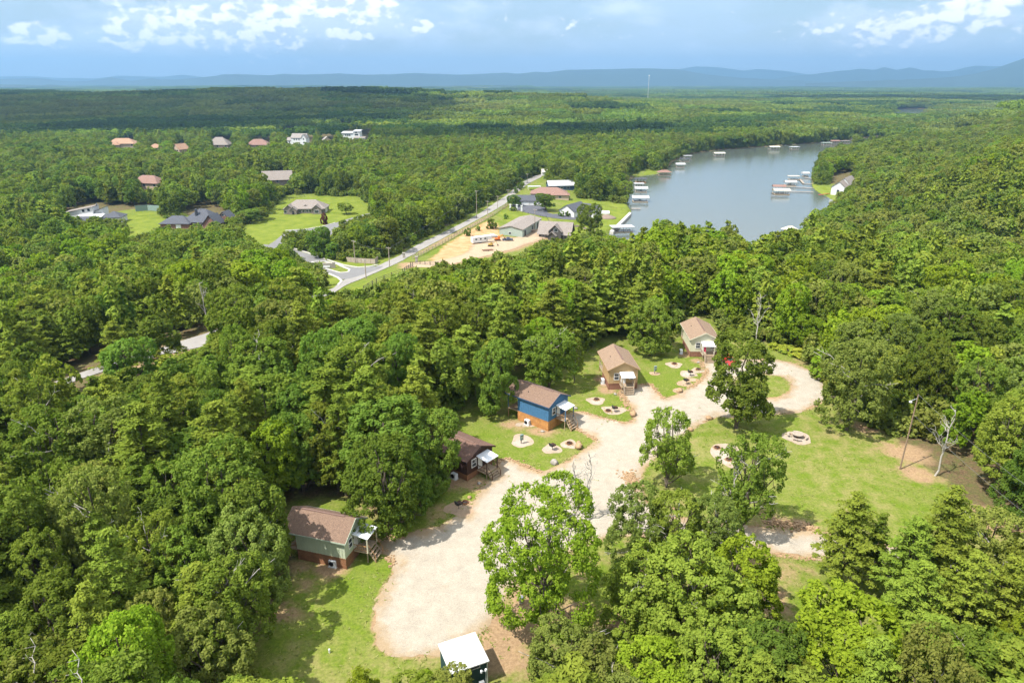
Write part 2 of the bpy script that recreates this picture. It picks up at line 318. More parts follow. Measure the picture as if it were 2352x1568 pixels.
CLEAR=[(560,1640),(575,1480),(610,1400),(680,1325),(672,1290),(640,1200),(660,1140),(760,1140),(850,1150),(930,1150),(985,1110),(1000,1020),(1030,960),(1060,900),(1090,870),(1150,850),(1200,835),(1290,850),(1300,825),(1340,800),(1400,760),(1480,770),(1540,780),(1560,725),(1650,710),(1680,780),(1760,785),(1850,795),(1885,850),(1960,950),(2040,985),(2100,1050),(2190,1120),(2240,1180),(2352,1260),(2500,1400),(2600,1700),(1100,1700)]
LAWN=[
 [(558,510),(614,489),(630,470),(664,452),(750,452),(828,450),(852,472),(848,492),(785,508),(752,528),(700,530),(655,530),(632,562),(614,566),(586,552),(552,535)],
 [(290,500),(314,488),(359,488),(380,508),(350,532),(325,560),(285,560)],
 [(1130,492),(1150,478),(1200,488),(1262,500),(1250,520),(1225,545),(1150,500)],
 [(1300,520),(1290,470),(1320,455),(1380,462),(1420,470),(1452,478),(1455,495),(1435,512),(1408,532),(1370,532),(1340,535)],
 [(1848,436),(1865,426),(1900,428),(1935,440),(1925,452),(1890,452)],
 [(1478,403),(1483,388),(1512,396),(1512,402),(1490,406)],
 [(735,625),(770,632),(785,645),(768,662),(740,668)],[(755,602),(800,598),(880,598),(900,590),(870,608),(830,615),(790,610)],
 [(890,625),(960,612),(1010,618),(980,640),(900,665),(840,672),(800,664),(850,645)]]
DRYL=[(1120,575),(1240,548),(1330,560),(1300,610),(1150,620),(1060,625)]
ORANGE=[[(985,594),(1020,565),(1080,528),(1118,508),(1140,512),(1150,545),(1085,563),(1060,585),(1010,600)]]
YARD=[(930,604),(1016,598),(1060,585),(1085,570),(1082,560),(1130,547),(1200,548),(1240,520),(1262,512),(1285,520),(1278,535),(1245,548),(1200,563),(1140,582),(1060,602),(1010,616),(935,614)]
MAINROAD=[(760,668),(785,645),(838,622),(868,610),(893,598),(930,579),(954,565),(977,553),(1010,539),(1094,496),(1131,470),(1161,451),(1176,438),(1197,419),(1240,400),(1250,404),(1213,422),(1199,434),(1175,453),(1165,466),(1131,486),(1075,517),(1012,550),(946,584),(915,603),(883,618),(837,639),(799,653),(775,668),(700,720),(600,770),(490,792),(420,806),(340,825),(210,862),(130,892),(0,950),(-60,950),(0,925),(120,880),(205,850),(281,825),(350,806),(418,783),(480,765),(560,735),(680,690)]
SIDEROAD=[(600,560),(640,566),(674,573),(716,586),(758,601),(790,611),(821,616),(868,611),(885,612),(840,630),(786,645),(779,637),(758,629),(737,622),(715,607),(690,598),(640,590),(590,578)]
MEDIAN=[(716,602),(745,601),(775,607),(803,619),(800,625),(782,627),(745,616)]
CULDESAC=[(612,566),(640,548),(655,530),(700,528),(740,522),(790,506),(852,488),(856,494),(800,514),(762,540),(740,548),(700,548),(655,556),(625,572)]
BLACKTOP=[(1170,472),(1190,455),(1240,470),(1256,480),(1258,492),(1300,492),(1330,497),(1330,507),(1255,500),(1200,488)]
# boxes and outlines where the photo shows open ground or a building: no crown of the wood may cover them
VIS=[
 [(590,1568),(585,1440),(660,1310),(655,1240),(640,1160),(680,1140),(790,1160),(840,1205),(985,1215),(985,1140),(1022,1105),(1020,1040),(1028,990),(1080,985),(1072,940),(1090,925),(1155,945),(1160,870),(1230,862),(1300,890),(1308,840),(1372,790),(1410,780),(1460,815),(1530,825),(1558,775),(1558,730),(1595,720),(1655,750),(1662,785),(1760,790),(1840,800),(1880,860),(1990,960),(2060,1000),(2110,1080),(2180,1130),(2230,1200),(2352,1290),(2352,1420),(1870,1290),(1740,1440),(1400,1440),(1200,1568)],
 [(780,680),(735,675),(732,622),(676,594),(678,572),(720,582),(770,600),(830,600),(890,592),(960,552),(1040,512),(1092,480),(1160,442),(1197,412),(1255,400),(1262,425),(1300,415),(1318,432),(1330,455),(1400,462),(1450,470),(1452,500),(1412,532),(1372,535),(1310,550),(1240,565),(1200,590),(1120,600),(1060,612),(1010,620),(960,632),(890,645),(870,672),(835,676),(800,676)],
 LAWN[0]+[], [(640,456),(665,446),(750,446),(765,470),(760,500),(650,500)], [(745,500),(858,486),(850,496),(790,515),(760,545),(735,548)],
 [(297,500),(314,486),(359,486),(376,508),(345,528),(325,550),(300,550)],
 [(150,488),(205,465),(245,476),(300,478),(365,476),(375,508),(440,478),(485,470),(520,485),(528,515),(400,522),(250,508),(190,503)],
 [(257,336),(258,330),(290,324),(320,334),(318,336)],[(347,341),(352,334),(370,341),(370,343)],[(405,350),(408,332),(430,334),(428,350)],
 [(486,334),(505,318),(532,328),(526,335)],[(568,338),(590,321),(620,322),(618,329),(590,334)],[(660,330),(668,302),(712,300),(716,330)],[(785,300),(790,288),(832,288),(852,312),(840,322),(795,318)],[(740,326),(745,304),(765,312),(765,326)],
 [(322,434),(330,412),(368,428),(368,433)],[(612,412),(640,398),(668,404),(655,424)],
 [(150,881),(215,850),(262,832),(266,846),(215,866),(172,886)],[(300,828),(354,806),(350,819),(305,836)],[(405,790),(470,768),(484,778),(425,797)],[(327,840),(358,836),(356,856),(330,856)],
 [(1400,535),(1430,512),(1452,492),(1440,468),(1440,408),(1452,398),(1480,388),(1512,392),(1540,388),(1550,368),(1590,352),(1660,343),(1750,336),(1850,329),(1950,322),(1975,320),(1958,330),(1900,338),(1866,358),(1860,400),(1858,425),(1905,425),(1912,400),(1955,395),(1960,415),(1930,450),(1895,455),(1870,470),(1848,505),(1830,530),(1760,545),(1712,562),(1704,515),(1690,490),(1658,495),(1650,520),(1620,492),(1596,505),(1560,510),(1545,485),(1500,500),(1480,520),(1458,545)],
 [(2055,1040),(2100,1030),(2158,1030),(2172,1096),(2140,1106),(2060,1085)],
 [(1930,320),(2000,312),(2070,300),(2110,292),(2105,298),(2050,308),(2000,320),(1950,328)],
 [(1918,256),(1948,254),(1950,260),(1925,260)],[(2052,262),(2060,253),(2112,253),(2108,263),(2080,266)],[(2262,228),(2290,226),(2300,236),(2270,238)],
]
MK=4; MW,MH=2352//MK+40,1568//MK+60; MO=20
_gx,_gy=np.meshgrid((np.arange(MW)-MO+.5)*MK,(np.arange(MH)+.5)*MK)
VM=np.zeros((MH,MW),bool)
for P in VIS:
    VM|=sdist(_gx,_gy,P)>0
def inmask(u,v):
    i=np.clip((v/MK).astype(int),0,MH-1); j=np.clip((u/MK).astype(int)+MO,0,MW-1); return VM[i,j]
# ------------------------------------------------------------------ ground sheet
def axis(segs):
    out=[segs[0][0]]
    for a,b,s0,s1 in segs:
        x=a
        while x<b-1e-6:
            s=s0+(s1-s0)*(x-a)/(b-a); x=min(b,x+s); out.append(x)
    return np.array(out)
xa=axis([(-16000,-1500,1500,120),(-1500,-350,100,8),(-350,-90,7,1.2),(-90,150,.8,.8),(150,400,1.2,7),(400,1500,8,34),(1500,16000,120,1500)])
ya=axis([(-900,-50,90,6),(-50,40,5,.8),(40,190,.8,.8),(190,420,1.,3.4),(420,1200,3.4,9),(1200,2600,9,45),(2600,18000,50,1300)])
X,Y=np.meshgrid(xa,ya); Zg=T(X.ravel(),Y.ravel()); xr,yr=X.ravel(),Y.ravel()
ny,nx=X.shape
ii=(np.arange(ny-1)[:,None]*nx+np.arange(nx-1)[None,:]).ravel()
lo=np.stack([ii,ii+1,ii+nx+1,ii+nx],1).ravel()
me=fast_mesh('ground',np.stack([xr,yr,Zg],1),lo,np.full(len(ii),4))
me.materials.append(M['ground']); me.polygons.foreach_set('use_smooth',np.ones(len(me.polygons),bool))
def wsd(poly,pad=8):
    p=np.array(poly); out=np.full(xr.shape,-1e3)
    m=(xr>p[:,0].min()-pad)&(xr<p[:,0].max()+pad)&(yr>p[:,1].min()-pad)&(yr<p[:,1].max()+pad)
    if m.any(): out[m]=sdist(xr[m],yr[m],poly)
    return out
def att(me,name,val):
    a=me.attributes.new(name,'FLOAT','POINT'); a.data.foreach_set('value',np.asarray(val,np.float32))
CLEARW=smooth(GP(CLEAR),1)
def soft(sd,w): return np.clip(.5+sd/(2*w),0,1)
sdc=wsd(CLEARW,20)
grass=soft(sdc,3.)
V2W=GP(VIS[1]); gm=soft(wsd(V2W),4.); grass=np.maximum(grass,gm*.9)
for P in (VIS[2],VIS[4]): grass=np.maximum(grass,soft(wsd(GP(P)),4.))
LW=[GP(P) for P in LAWN]
lawn=np.zeros_like(grass)
for P in LW:
    s_=wsd(P,30); lawn=np.maximum(lawn,soft(s_,3.)); grass=np.maximum(grass,soft(s_+15,5.)*.95)
orange=np.zeros_like(grass)
for P in ORANGE: orange=np.maximum(orange,soft(wsd(GP(P),12),5.))
dirt=np.zeros_like(grass)
DRV=smooth(GP(DRIVE),1)
sdd=np.minimum(wsd(DRV,12),-wsd(smooth(GP(ISLAND),1),12)); dirt=np.maximum(dirt,np.clip(.80+sdd*.85,0,.72))
def blob(u,v,r,a=.75,asp=1.):
    global dirt
    c=G(u,v); dirt=np.maximum(dirt,a*np.clip(1.25-np.sqrt(((xr-c[0])/asp)**2+(yr-c[1])**2)/r,0,1))
for b in [(1130,1500,6.5,.85),(1170,1435,6,.85),(1205,1380,4.5,.75),(1120,1450,4,.8),(1290,1420,8,.62),(1330,1500,6,.6),(1420,1420,5,.6),(1755,1370,5,.8),(1740,1440,5,.75),(1760,1300,6,.55,1.6),(1815,1210,3.6,.8,2.),(1760,1180,3,.6),(1965,1185,3,.5),(2080,1040,7,.72),(2110,1090,5,.7),(1990,985,5,.6),(2290,1200,7,.7),(2250,1320,6,.6),(700,1290,4,.6),(640,1400,4,.55,2.),(760,1302,3.5,.85),(690,1340,4,.5),(1040,1105,5,.7),(1090,1110,4,.75),(1000,1180,5,.5),(960,1150,5,.5),(870,1160,6,.6),(1190,975,3.5,.72,1.6),(1245,990,3,.75,1.6),(1395,895,3,.8),(1385,870,3,.75),(1440,905,3,.75),(1600,828,3,.7),(1625,835,3,.6),(1130,945,3,.55),(1575,815,3,.7),(1560,790,5,.4),(1840,830,6,.5),(1700,790,5,.45),(1540,1240,6,.6,2.),(1580,1150,4,.45),(1500,1320,6,.55),(1330,1300,6,.5),(1180,1540,6,.5),(2200,1330,5,.5),(250,1520,9,.4),(290,1480,6,.5),(1230,880,5,.4),(1180,840,5,.5),(1260,800,5,.45),(150,1560,6,.4)]: blob(*b)
for P in ([(960,575),(1000,553),(1090,508),(1170,466),(1172,474),(1100,516),(1020,560),(950,590)],): dirt=np.maximum(dirt,soft(wsd(GP(P)),3.)*.6)
sdy=wsd(GP(YARD),12); dirt=np.maximum(dirt,np.clip(.8+sdy*.1,0,.85)*(sdy>-9))
for (u,v,r) in ((455,790,7),(430,805,7),(345,850,8),(330,420,1)): blob(u,v,r,.9,1.8)
dry=.58+.42*vnoise(xr,yr,14,5)
dry=np.clip(dry+.35*soft(wsd(GP([(1850,960),(2060,990),(2200,1150),(2000,1200),(1900,1100),(1830,1040)]),10),6.)+.5*soft(wsd(GP([(600,1450),(900,1500),(1000,1568),(560,1568)]),10),5.),0,1.3)
att(me,'grass',grass); att(me,'lawn',lawn); att(me,'orange',orange); att(me,'dirt',dirt); att(me,'dry',dry)
tag(link('ground',me),kind='structure')
# ------------------------------------------------------------------ sheets laid on the ground with a ragged edge
def sheet(name,poly,m,step=.5,amp=.35,off=.02,holes=(),kind='structure',label=None,cat=None,z=None,curve=False):
    p=np.array(poly)
    gx=np.arange(p[:,0].min()-step*2,p[:,0].max()+step*3,step); gy=np.arange(p[:,1].min()-step*2,p[:,1].max()+step*3,step)
    A,B=np.meshgrid(gx,gy); a=A.ravel(); b=B.ravel(); sd=sdist(a,b,poly)
    for h in holes: sd=np.minimum(sd,-sdist(a,b,h))
    raw=sd.copy(); sd=sd+amp*(vnoise(a,b,step*2.3,3)*.6+vnoise(a,b,step*7,4)*.6)
    w=len(gx); i=(np.arange(len(gy)-1)[:,None]*w+np.arange(w-1)[None,:]).ravel()
    tris=np.concatenate([np.stack([i,i+1,i+w+1],1),np.stack([i,i+w+1,i+w],1)])
    s=sd[tris]; full=(s>0).all(1); part=(s>0).any(1)&~full
    zz=T(a,b)+off if z is None else np.full(len(a),z)
    V=[np.stack([a,b,zz],1)]; S=[raw]; n=len(a); TR=[tris[full]]; extra=[]; ev=[]; es=[]
    for t in tris[part]:
        poly3=[]
        for k in range(3):
            q,r=t[k],t[(k+1)%3]; sq,sr=sd[q],sd[r]
            if sq>0: poly3.append((q,))
            if (sq>0)!=(sr>0):
                f=sq/(sq-sr); ev.append((a[q]+f*(a[r]-a[q]),b[q]+f*(b[r]-b[q]),zz[q]+f*(zz[r]-zz[q]))); es.append(raw[q]+f*(raw[r]-raw[q])); poly3.append((n+len(ev)-1,))
        ids=[x[0] for x in poly3]
        for k in range(1,len(ids)-1): extra.append((ids[0],ids[k],ids[k+1]))
    if ev: V.append(np.array(ev)); S.append(np.array(es)); TR.append(np.array(extra))
    V=np.concatenate(V); S=np.concatenate(S); TR=np.concatenate(TR)
    used=np.unique(TR); mp=np.zeros(len(V),int); mp[used]=np.arange(len(used))
    me=fast_mesh(name,V[used],mp[TR].ravel(),np.full(len(TR),3)); me.materials.append(m); att(me,'sd',S[used])
    o=link(name,me); tag(o,label,cat,kind=kind); return o
sheet('gravel_drive',DRV,M['gravel'],.35,.75,.02,[smooth(GP(ISLAND),1)])
sheet('gravel_yard',smooth(GP(YARD),1),M['tanpad'],2.,1.,.10)
sheet('road',smooth(GP(MAINROAD),1),M['paleroad'],1.6,.15,.14)
sheet('road',smooth(GP(SIDEROAD),1),M['asphalt'],1.5,.1,.17,[smooth(GP(MEDIAN),1)])
sheet('road',smooth(GP(CULDESAC),1),M['asphalt'],2.,.1,.12)
sheet('road',smooth(GP(BLACKTOP),1),M['newasphalt'],2.,.1,.12)
wm=[]
# kerbs of the side road
def kerb(D,w=.35,h=.3):
    pts=GP(D); m=MB()
    for a,b in zip(pts[:-1],pts[1:]):
        dx,dy=b[0]-a[0],b[1]-a[1]; l=math.hypot(dx,dy); nx_,ny_=-dy/l*w,dx/l*w; za,zb=T1(*a)+h,T1(*b)+h
        m.slab([(a[0]-nx_,a[1]-ny_,za),(b[0]-nx_,b[1]-ny_,zb),(b[0]+nx_,b[1]+ny_,zb),(a[0]+nx_,a[1]+ny_,za)],h+.2)
    tag(m.build('kerb',M['kerb']),kind='structure')
kerb([(676,571),(716,584),(758,599),(790,609),(821,614),(850,612),(868,608)]); kerb([(690,599),(715,608),(737,623),(758,630),(776,638),(785,646),(776,656)]); kerb(MEDIAN+MEDIAN[:1])
kerb([(655,530),(700,527),(740,521),(770,512)])
# water
def watermat():
    m=bpy.data.materials.new('lake water'); m.use_nodes=True; nt=m.node_tree; N=nt.nodes; L=nt.links; b=N['Principled BSDF']
    b.inputs['Base Color'].default_value=(.080,.092,.078,1); b.inputs['Roughness'].default_value=.10; b.inputs['IOR'].default_value=1.33; b.inputs['Specular IOR Level'].default_value=.7
    tc=N.new('ShaderNodeTexCoord'); n=N.new('ShaderNodeTexNoise'); n.inputs['Scale'].default_value=.9; n.inputs['Detail'].default_value=5; L.new(tc.outputs['Object'],n.inputs['Vector'])
    bp=N.new('ShaderNodeBump'); bp.inputs['Strength'].default_value=.5; bp.inputs['Distance'].default_value=.10; L.new(n.outputs[0],bp.inputs['Height']); L.new(bp.outputs[0],b.inputs['Normal'])
    return m
M['water']=watermat()
tag(MB().add([(-200,200,WATER),(2600,200,WATER),(2600,3600,WATER),(-200,3600,WATER)],[(0,1,2,3)]).build('water',M['water']),kind='structure')
# ------------------------------------------------------------------ weeds and tufts
def tufts():
    rs=np.random.default_rng(31); n=150000; x=rs.uniform(-45,85,n); y=rs.uniform(45,185,n)
    sc=sdist(x,y,CLEARW); m=sc>0; x,y=x[m],y[m]; sd=sdist(x,y,DRV); isl=sdist(x,y,smooth(GP(ISLAND),1)); e=np.minimum(np.abs(sd+.3),np.abs(isl+.3))
    on=(sd>0)&(isl<0); pr=np.where(on,.012*np.exp(-e/3)+.004,.05+.55*np.exp(-e/.7))*(.4+1.2*(vnoise(x,y,5,41)>0)); k=rs.random(len(x))<pr; k&=vnoise(x,y,2.2,42)>-.5
    x,y=x[k],y[k]; m=len(x); V=[];t=[]
    for q in range(4):
        a=rs.random(m)*6.28; h=.04+.09*rs.random(m); w=.05+.07*rs.random(m); dx,dy=np.cos(a)*w,np.sin(a)*w; lx,ly=rs.normal(0,.16,m),rs.normal(0,.16,m); ox,oy=rs.normal(0,.06,m),rs.normal(0,.06,m)
        z=.0; V.append(np.stack([np.stack([x+ox-dx,y+oy-dy,np.full(m,z)],1),np.stack([x+ox+dx,y+oy+dy,np.full(m,z)],1),np.stack([x+ox+lx+dx*.4,y+oy+ly+dy*.4,h],1),np.stack([x+ox+lx-dx*.4,y+oy+ly-dy*.4,h],1)],1).reshape(-1,3)); t.append(rs.random(m))
    V=np.concatenate(V); me=fast_mesh('grass_tufts',V,np.arange(len(V)),np.full(len(V)//4,4)); me.materials.append(M['tuft']); a=me.attributes.new('tint','FLOAT','FACE'); a.data.foreach_set('value',np.concatenate(t).astype(np.float32))
    tag(link('grass_tufts',me),'loose weeds and grass tufts on the clearing and along the drive','grass',kind='stuff'); print('tufts',m)
M['tuft']=leafmat('weeds',(.15,.19,.03),(.34,.32,.13),var=.05,hue=.0)
tufts()
# ------------------------------------------------------------------ trees
def quads(c,n,sx,sy,rng):
    k=len(c); t=rng.standard_normal((k,3)); t-= (t*n).sum(1)[:,None]*n; t/=np.linalg.norm(t,axis=1)[:,None]+1e-9
    b=np.cross(n,t); sx=(sx*(.7+.6*rng.random(k)))[:,None]; sy=(sy*(.7+.6*rng.random(k)))[:,None]
    v=np.stack([c-t*sx,c-b*sy+t*sx*.2,c+t*sx,c+b*sy+t*sx*.2],1)
    return v.reshape(-1,3)
def unit(v): return v/(np.linalg.norm(v,axis=1)[:,None]+1e-9)
def crown_oak(rng,h,R,zc,Rz,nclump,nleaf,ls,cr,gap=0.,lob=8,flat=.95):
    # lobes
    L=[(0,0,zc+Rz*.25,R*.62)]
    for i in range(lob):
        a=2*PI*(i+rng.random()*.8)/lob; q=R*(.42+.18*rng.random()); f_=(i+rng.random())/lob; zz=zc+Rz*(-.78+1.25*((i*.618)%1.)); q*=1.12-.25*abs((i*.618)%1.-.35)
        L.append((q*math.cos(a*1.7),q*math.sin(a*1.7),zz,R*(.42+.18*rng.random())))
    L=np.array(L)
    C=[];Nn=[]
    tries=0
    while len(C)<nclump and tries<nclump*12:
        tries+=1
        l=L[rng.integers(len(L))]; d=rng.standard_normal(3); d/=np.linalg.norm(d)
        if d[2]<-.6: continue
        p=l[:3]+d*np.array([1,1,.85])*l[3]
        dd=np.linalg.norm((p-L[:,:3])/np.array([1,1,.85]),axis=1)/L[:,3]
        if (dd<.9).any(): continue
        if gap and vnoise(p[0]*3+p[2],p[1]*3,R*.9,11)<gap-1: continue
        C.append(p); Nn.append(d)
    C=np.array(C); Nn=np.array(Nn)
    return leaves(rng,C,Nn,nleaf,ls,cr,flat),C,L
def leaves(rng,C,Nn,nleaf,ls,cr,flat=.8,long=1.,up=.45):
    k=len(C); cl=np.repeat(np.arange(k),nleaf); m=len(cl)
    d=unit(rng.standard_normal((m,3))+Nn[cl]*.7+np.array([0,0,.35])); rad=cr*(.75+.5*rng.random(k))[cl]*(.5+.5*rng.random(m)**.5+.35*(rng.random(m)<.14))
    P=C[cl]+d*rad[:,None]*np.array([1,1,flat])
    n=unit(d+rng.standard_normal((m,3))*.55+np.array([0,0,up]))
    v=quads(P,n,np.full(m,ls*long),np.full(m,ls*.62/long),rng)
    tint=np.clip(rng.random(k)[cl]*.55+.45*rng.random(m),0,1)
    return v,tint
def limb(mb,rng,p0,p1,r0,r1,seg=4,wob=.12,n=6):
    p0=Vector(p0); p1=Vector(p1); l=(p1-p0).length; prev=p0; pr=r0; PT=[p0]
    for i in range(1,seg+1):
        f=i/seg; q=p0.lerp(p1,f)
        if i<seg: q=q+Vector(rng.standard_normal(3))*l*wob*.5
        r=r0+(r1-r0)*f; mb.tube(prev,q,pr,r,n,cap=(i==seg)); prev=q; pr=r; PT.append(q)
    return PT
def oak(seed,h=17,R=4.9,nclump=430,nleaf=44,ls=.198,cr=.53,base=.14,gap=0,bare=0,lob=11,nl=9,Rz=None):
    rng=np.random.default_rng(seed); Rz=Rz or h*(1-base)*.5; zc=h-Rz*.93
    (v,t),C,L=crown_oak(rng,h,R,zc,Rz,nclump,nleaf,ls,cr,gap,lob)
    w=MB(); top=limb(w,rng,(0,0,-.3),(rng.normal()*.4,rng.normal()*.4,zc+Rz*.4),.036*h*.55,.07,6,.05,8)
    for i in range(min(nl,len(C))):
        c=C[rng.integers(len(C))]; z0=h*(base*.8+.35*rng.random()); 
        e=limb(w,rng,(0,0,min(z0,c[2]-.5)),c,.13,.03,4,.12,5)
        for k in range(2):
            c2=C[np.argsort(np.linalg.norm(C-c,axis=1))[min(len(C)-1,3+k*4)]]; limb(w,rng,e[2],c2,.06,.02,3,.12,4)
    b=MB()
    for i in range(bare):
        c=C[rng.integers(len(C))]; d=Vector((c[0],c[1],(c[2]-zc)*.5+R*.5)).normalized(); e=Vector(c)+d*(1.0+1.2*rng.random()); s=Vector((0,0,max(h*.3,min(h*.7,c[2]-2))))
        pp=limb(b,rng,s,e,.10,.025,6,.05,4)
        for k in range(3):
            m_=pp[3+k]; limb(b,rng,m_,m_+Vector(rng.standard_normal(3)).normalized()*.9+d*.5,.03,.012,2,.1,4)
    return v,t,w,b
def pine(seed,h=16,R=3.2,nleaf=46,ls=.17,tier=17,base=.28,cr=.52,per=10):
    rng=np.random.default_rng(seed); C=[];Nn=[]; w=MB(); limb(w,rng,(0,0,-.3),(rng.normal()*.2,0,h*.97),.2,.04,6,.02,8)
    for i in range(tier):
        f=i/(tier-1); z=h*(base+(1-base)*f)-.3; r=R*(1-f)**.62*(.8+.3*math.sin(i*2.1))+.25
        m_=max(3,int(per*(1-f*.6)))
        for k in range(m_):
            a=2*PI*(k+rng.random())/m_+i*.7; rr=r*(.75+.35*rng.random())
            e=(rr*math.cos(a),rr*math.sin(a),z+rr*.12+rng.normal()*.25); limb(w,rng,(0,0,z-.3),e,.045,.015,2,.05,4)
            for q in np.linspace(.45,1,max(2,int(rr/.75))): C.append((e[0]*q+rng.normal()*.2,e[1]*q+rng.normal()*.2,z-.1+(e[2]-z)*q+rng.normal()*.15)); Nn.append((math.cos(a)*.4,math.sin(a)*.4,.9))
    C=np.array(C); Nn=np.array(Nn)
    v,t=leaves(rng,C,unit(Nn),nleaf,ls,cr,.6,1.25,.7)
    return v,t,w,MB()
def leafmesh(name,v,t,m):
    me=fast_mesh(name,v,np.arange(len(v)),np.full(len(v)//4,4)); me.materials.append(m)
    a=me.attributes.new('tint','FLOAT','FACE'); a.data.foreach_set('value',t.astype(np.float32)); return me
SPECIES={}
def species(key,kind,m,fn,h,R):
    v,t,w,b=fn; SPECIES.setdefault(kind,[]).append(dict(key=key,h=h,R=R,
        crown=leafmesh('crown',v,t,M[m]),trunk=mesh_from('trunk',w.v+b.v,w.f+[tuple(i+len(w.v) for i in q) for q in b.f],[M['bark'],M['palebark']],[0]*len(w.f)+[1]*len(b.f),True),bare=None))
for i in range(3): species('oak%d'%i,'oak','oak',oak(10+i,17,4.9,bare=(0,3,5)[i]),17,4.9)
for i in range(2): species('deep%d'%i,'deep','deep',oak(20+i,16,4.4,400,44,.198,.53),16,4.4)
for i in range(2): species('lime%d'%i,'lime','lime',oak(30+i,16,4.5,390,46,.198,.55),16,4.5)
for i in range(2): species('olive%d'%i,'olive','olive',oak(40+i,16,4.8,400,44,.19,.53,bare=5),16,4.8)
for i in range(2): species('sparse%d'%i,'sparse','oak',oak(50+i,16,4.6,290,42,.185,.55,base=.16,bare=9,nl=16,lob=10,Rz=6.3),16,4.6)
species('tall','tall','tallleaf',oak(61,22,6.0,900,34,.175,.54,base=.14,bare=2,nl=20,lob=22,Rz=10.2),22,6.0)
for i in range(2): species('pine%d'%i,'pine','pine',pine(70+i),16,3.2)
species('bush','bush','deep',oak(80,3.2,1.9,50,40,.20,.4,base=.02,nl=5,lob=5),3.2,1.9)
species('cedar','cedar','lime',pine(75,7,2.0,36,.14,12,.06,.4,9),7,2.0)
# bare dead tree
def deadtree(seed,h=14):
    rng=np.random.default_rng(seed); w=MB(); limb(w,rng,(0,0,-.2),(.5,.2,h*.9),.17,.04,7,.03,7)
    for i in range(12):
        z=h*(.3+.6*rng.random()); a=rng.random()*2*PI; l=h*(.12+.18*rng.random())*(1.2-z/h); e=Vector((math.cos(a)*l,math.sin(a)*l,z+l*1.1))
        pp=limb(w,rng,(.5*z/h,.2*z/h,z),e,.06,.018,4,.14,5)
        for k in range(3):
            m_=pp[1+k]; limb(w,rng,m_,m_+Vector((rng.normal(),rng.normal(),abs(rng.normal())+.5)).normalized()*l*.5,.028,.01,3,.15,4)
    return mesh_from('trunk',w.v,w.f,[M['palebark']],None,True)
DEAD=[deadtree(5),deadtree(6,11)]
def put_tree(name,kind,x,y,z,h,width,label,cat='tree',group=None,idx=None):
    sp=SPECIES[kind]; s=sp[(idx if idx is not None else random.randrange(len(sp)))%len(sp)]
    o=empty(name,(x,y,z),random.random()*2*PI,label,cat,group)
    sx=width/(2*s['R']*1.12); o.scale=(sx,sx,h/s['h'])
    link('trunk',s['trunk'],o); link('crown',s['crown'],o)
    if s['bare']: link('bare_branch',s['bare'],o)
    return o
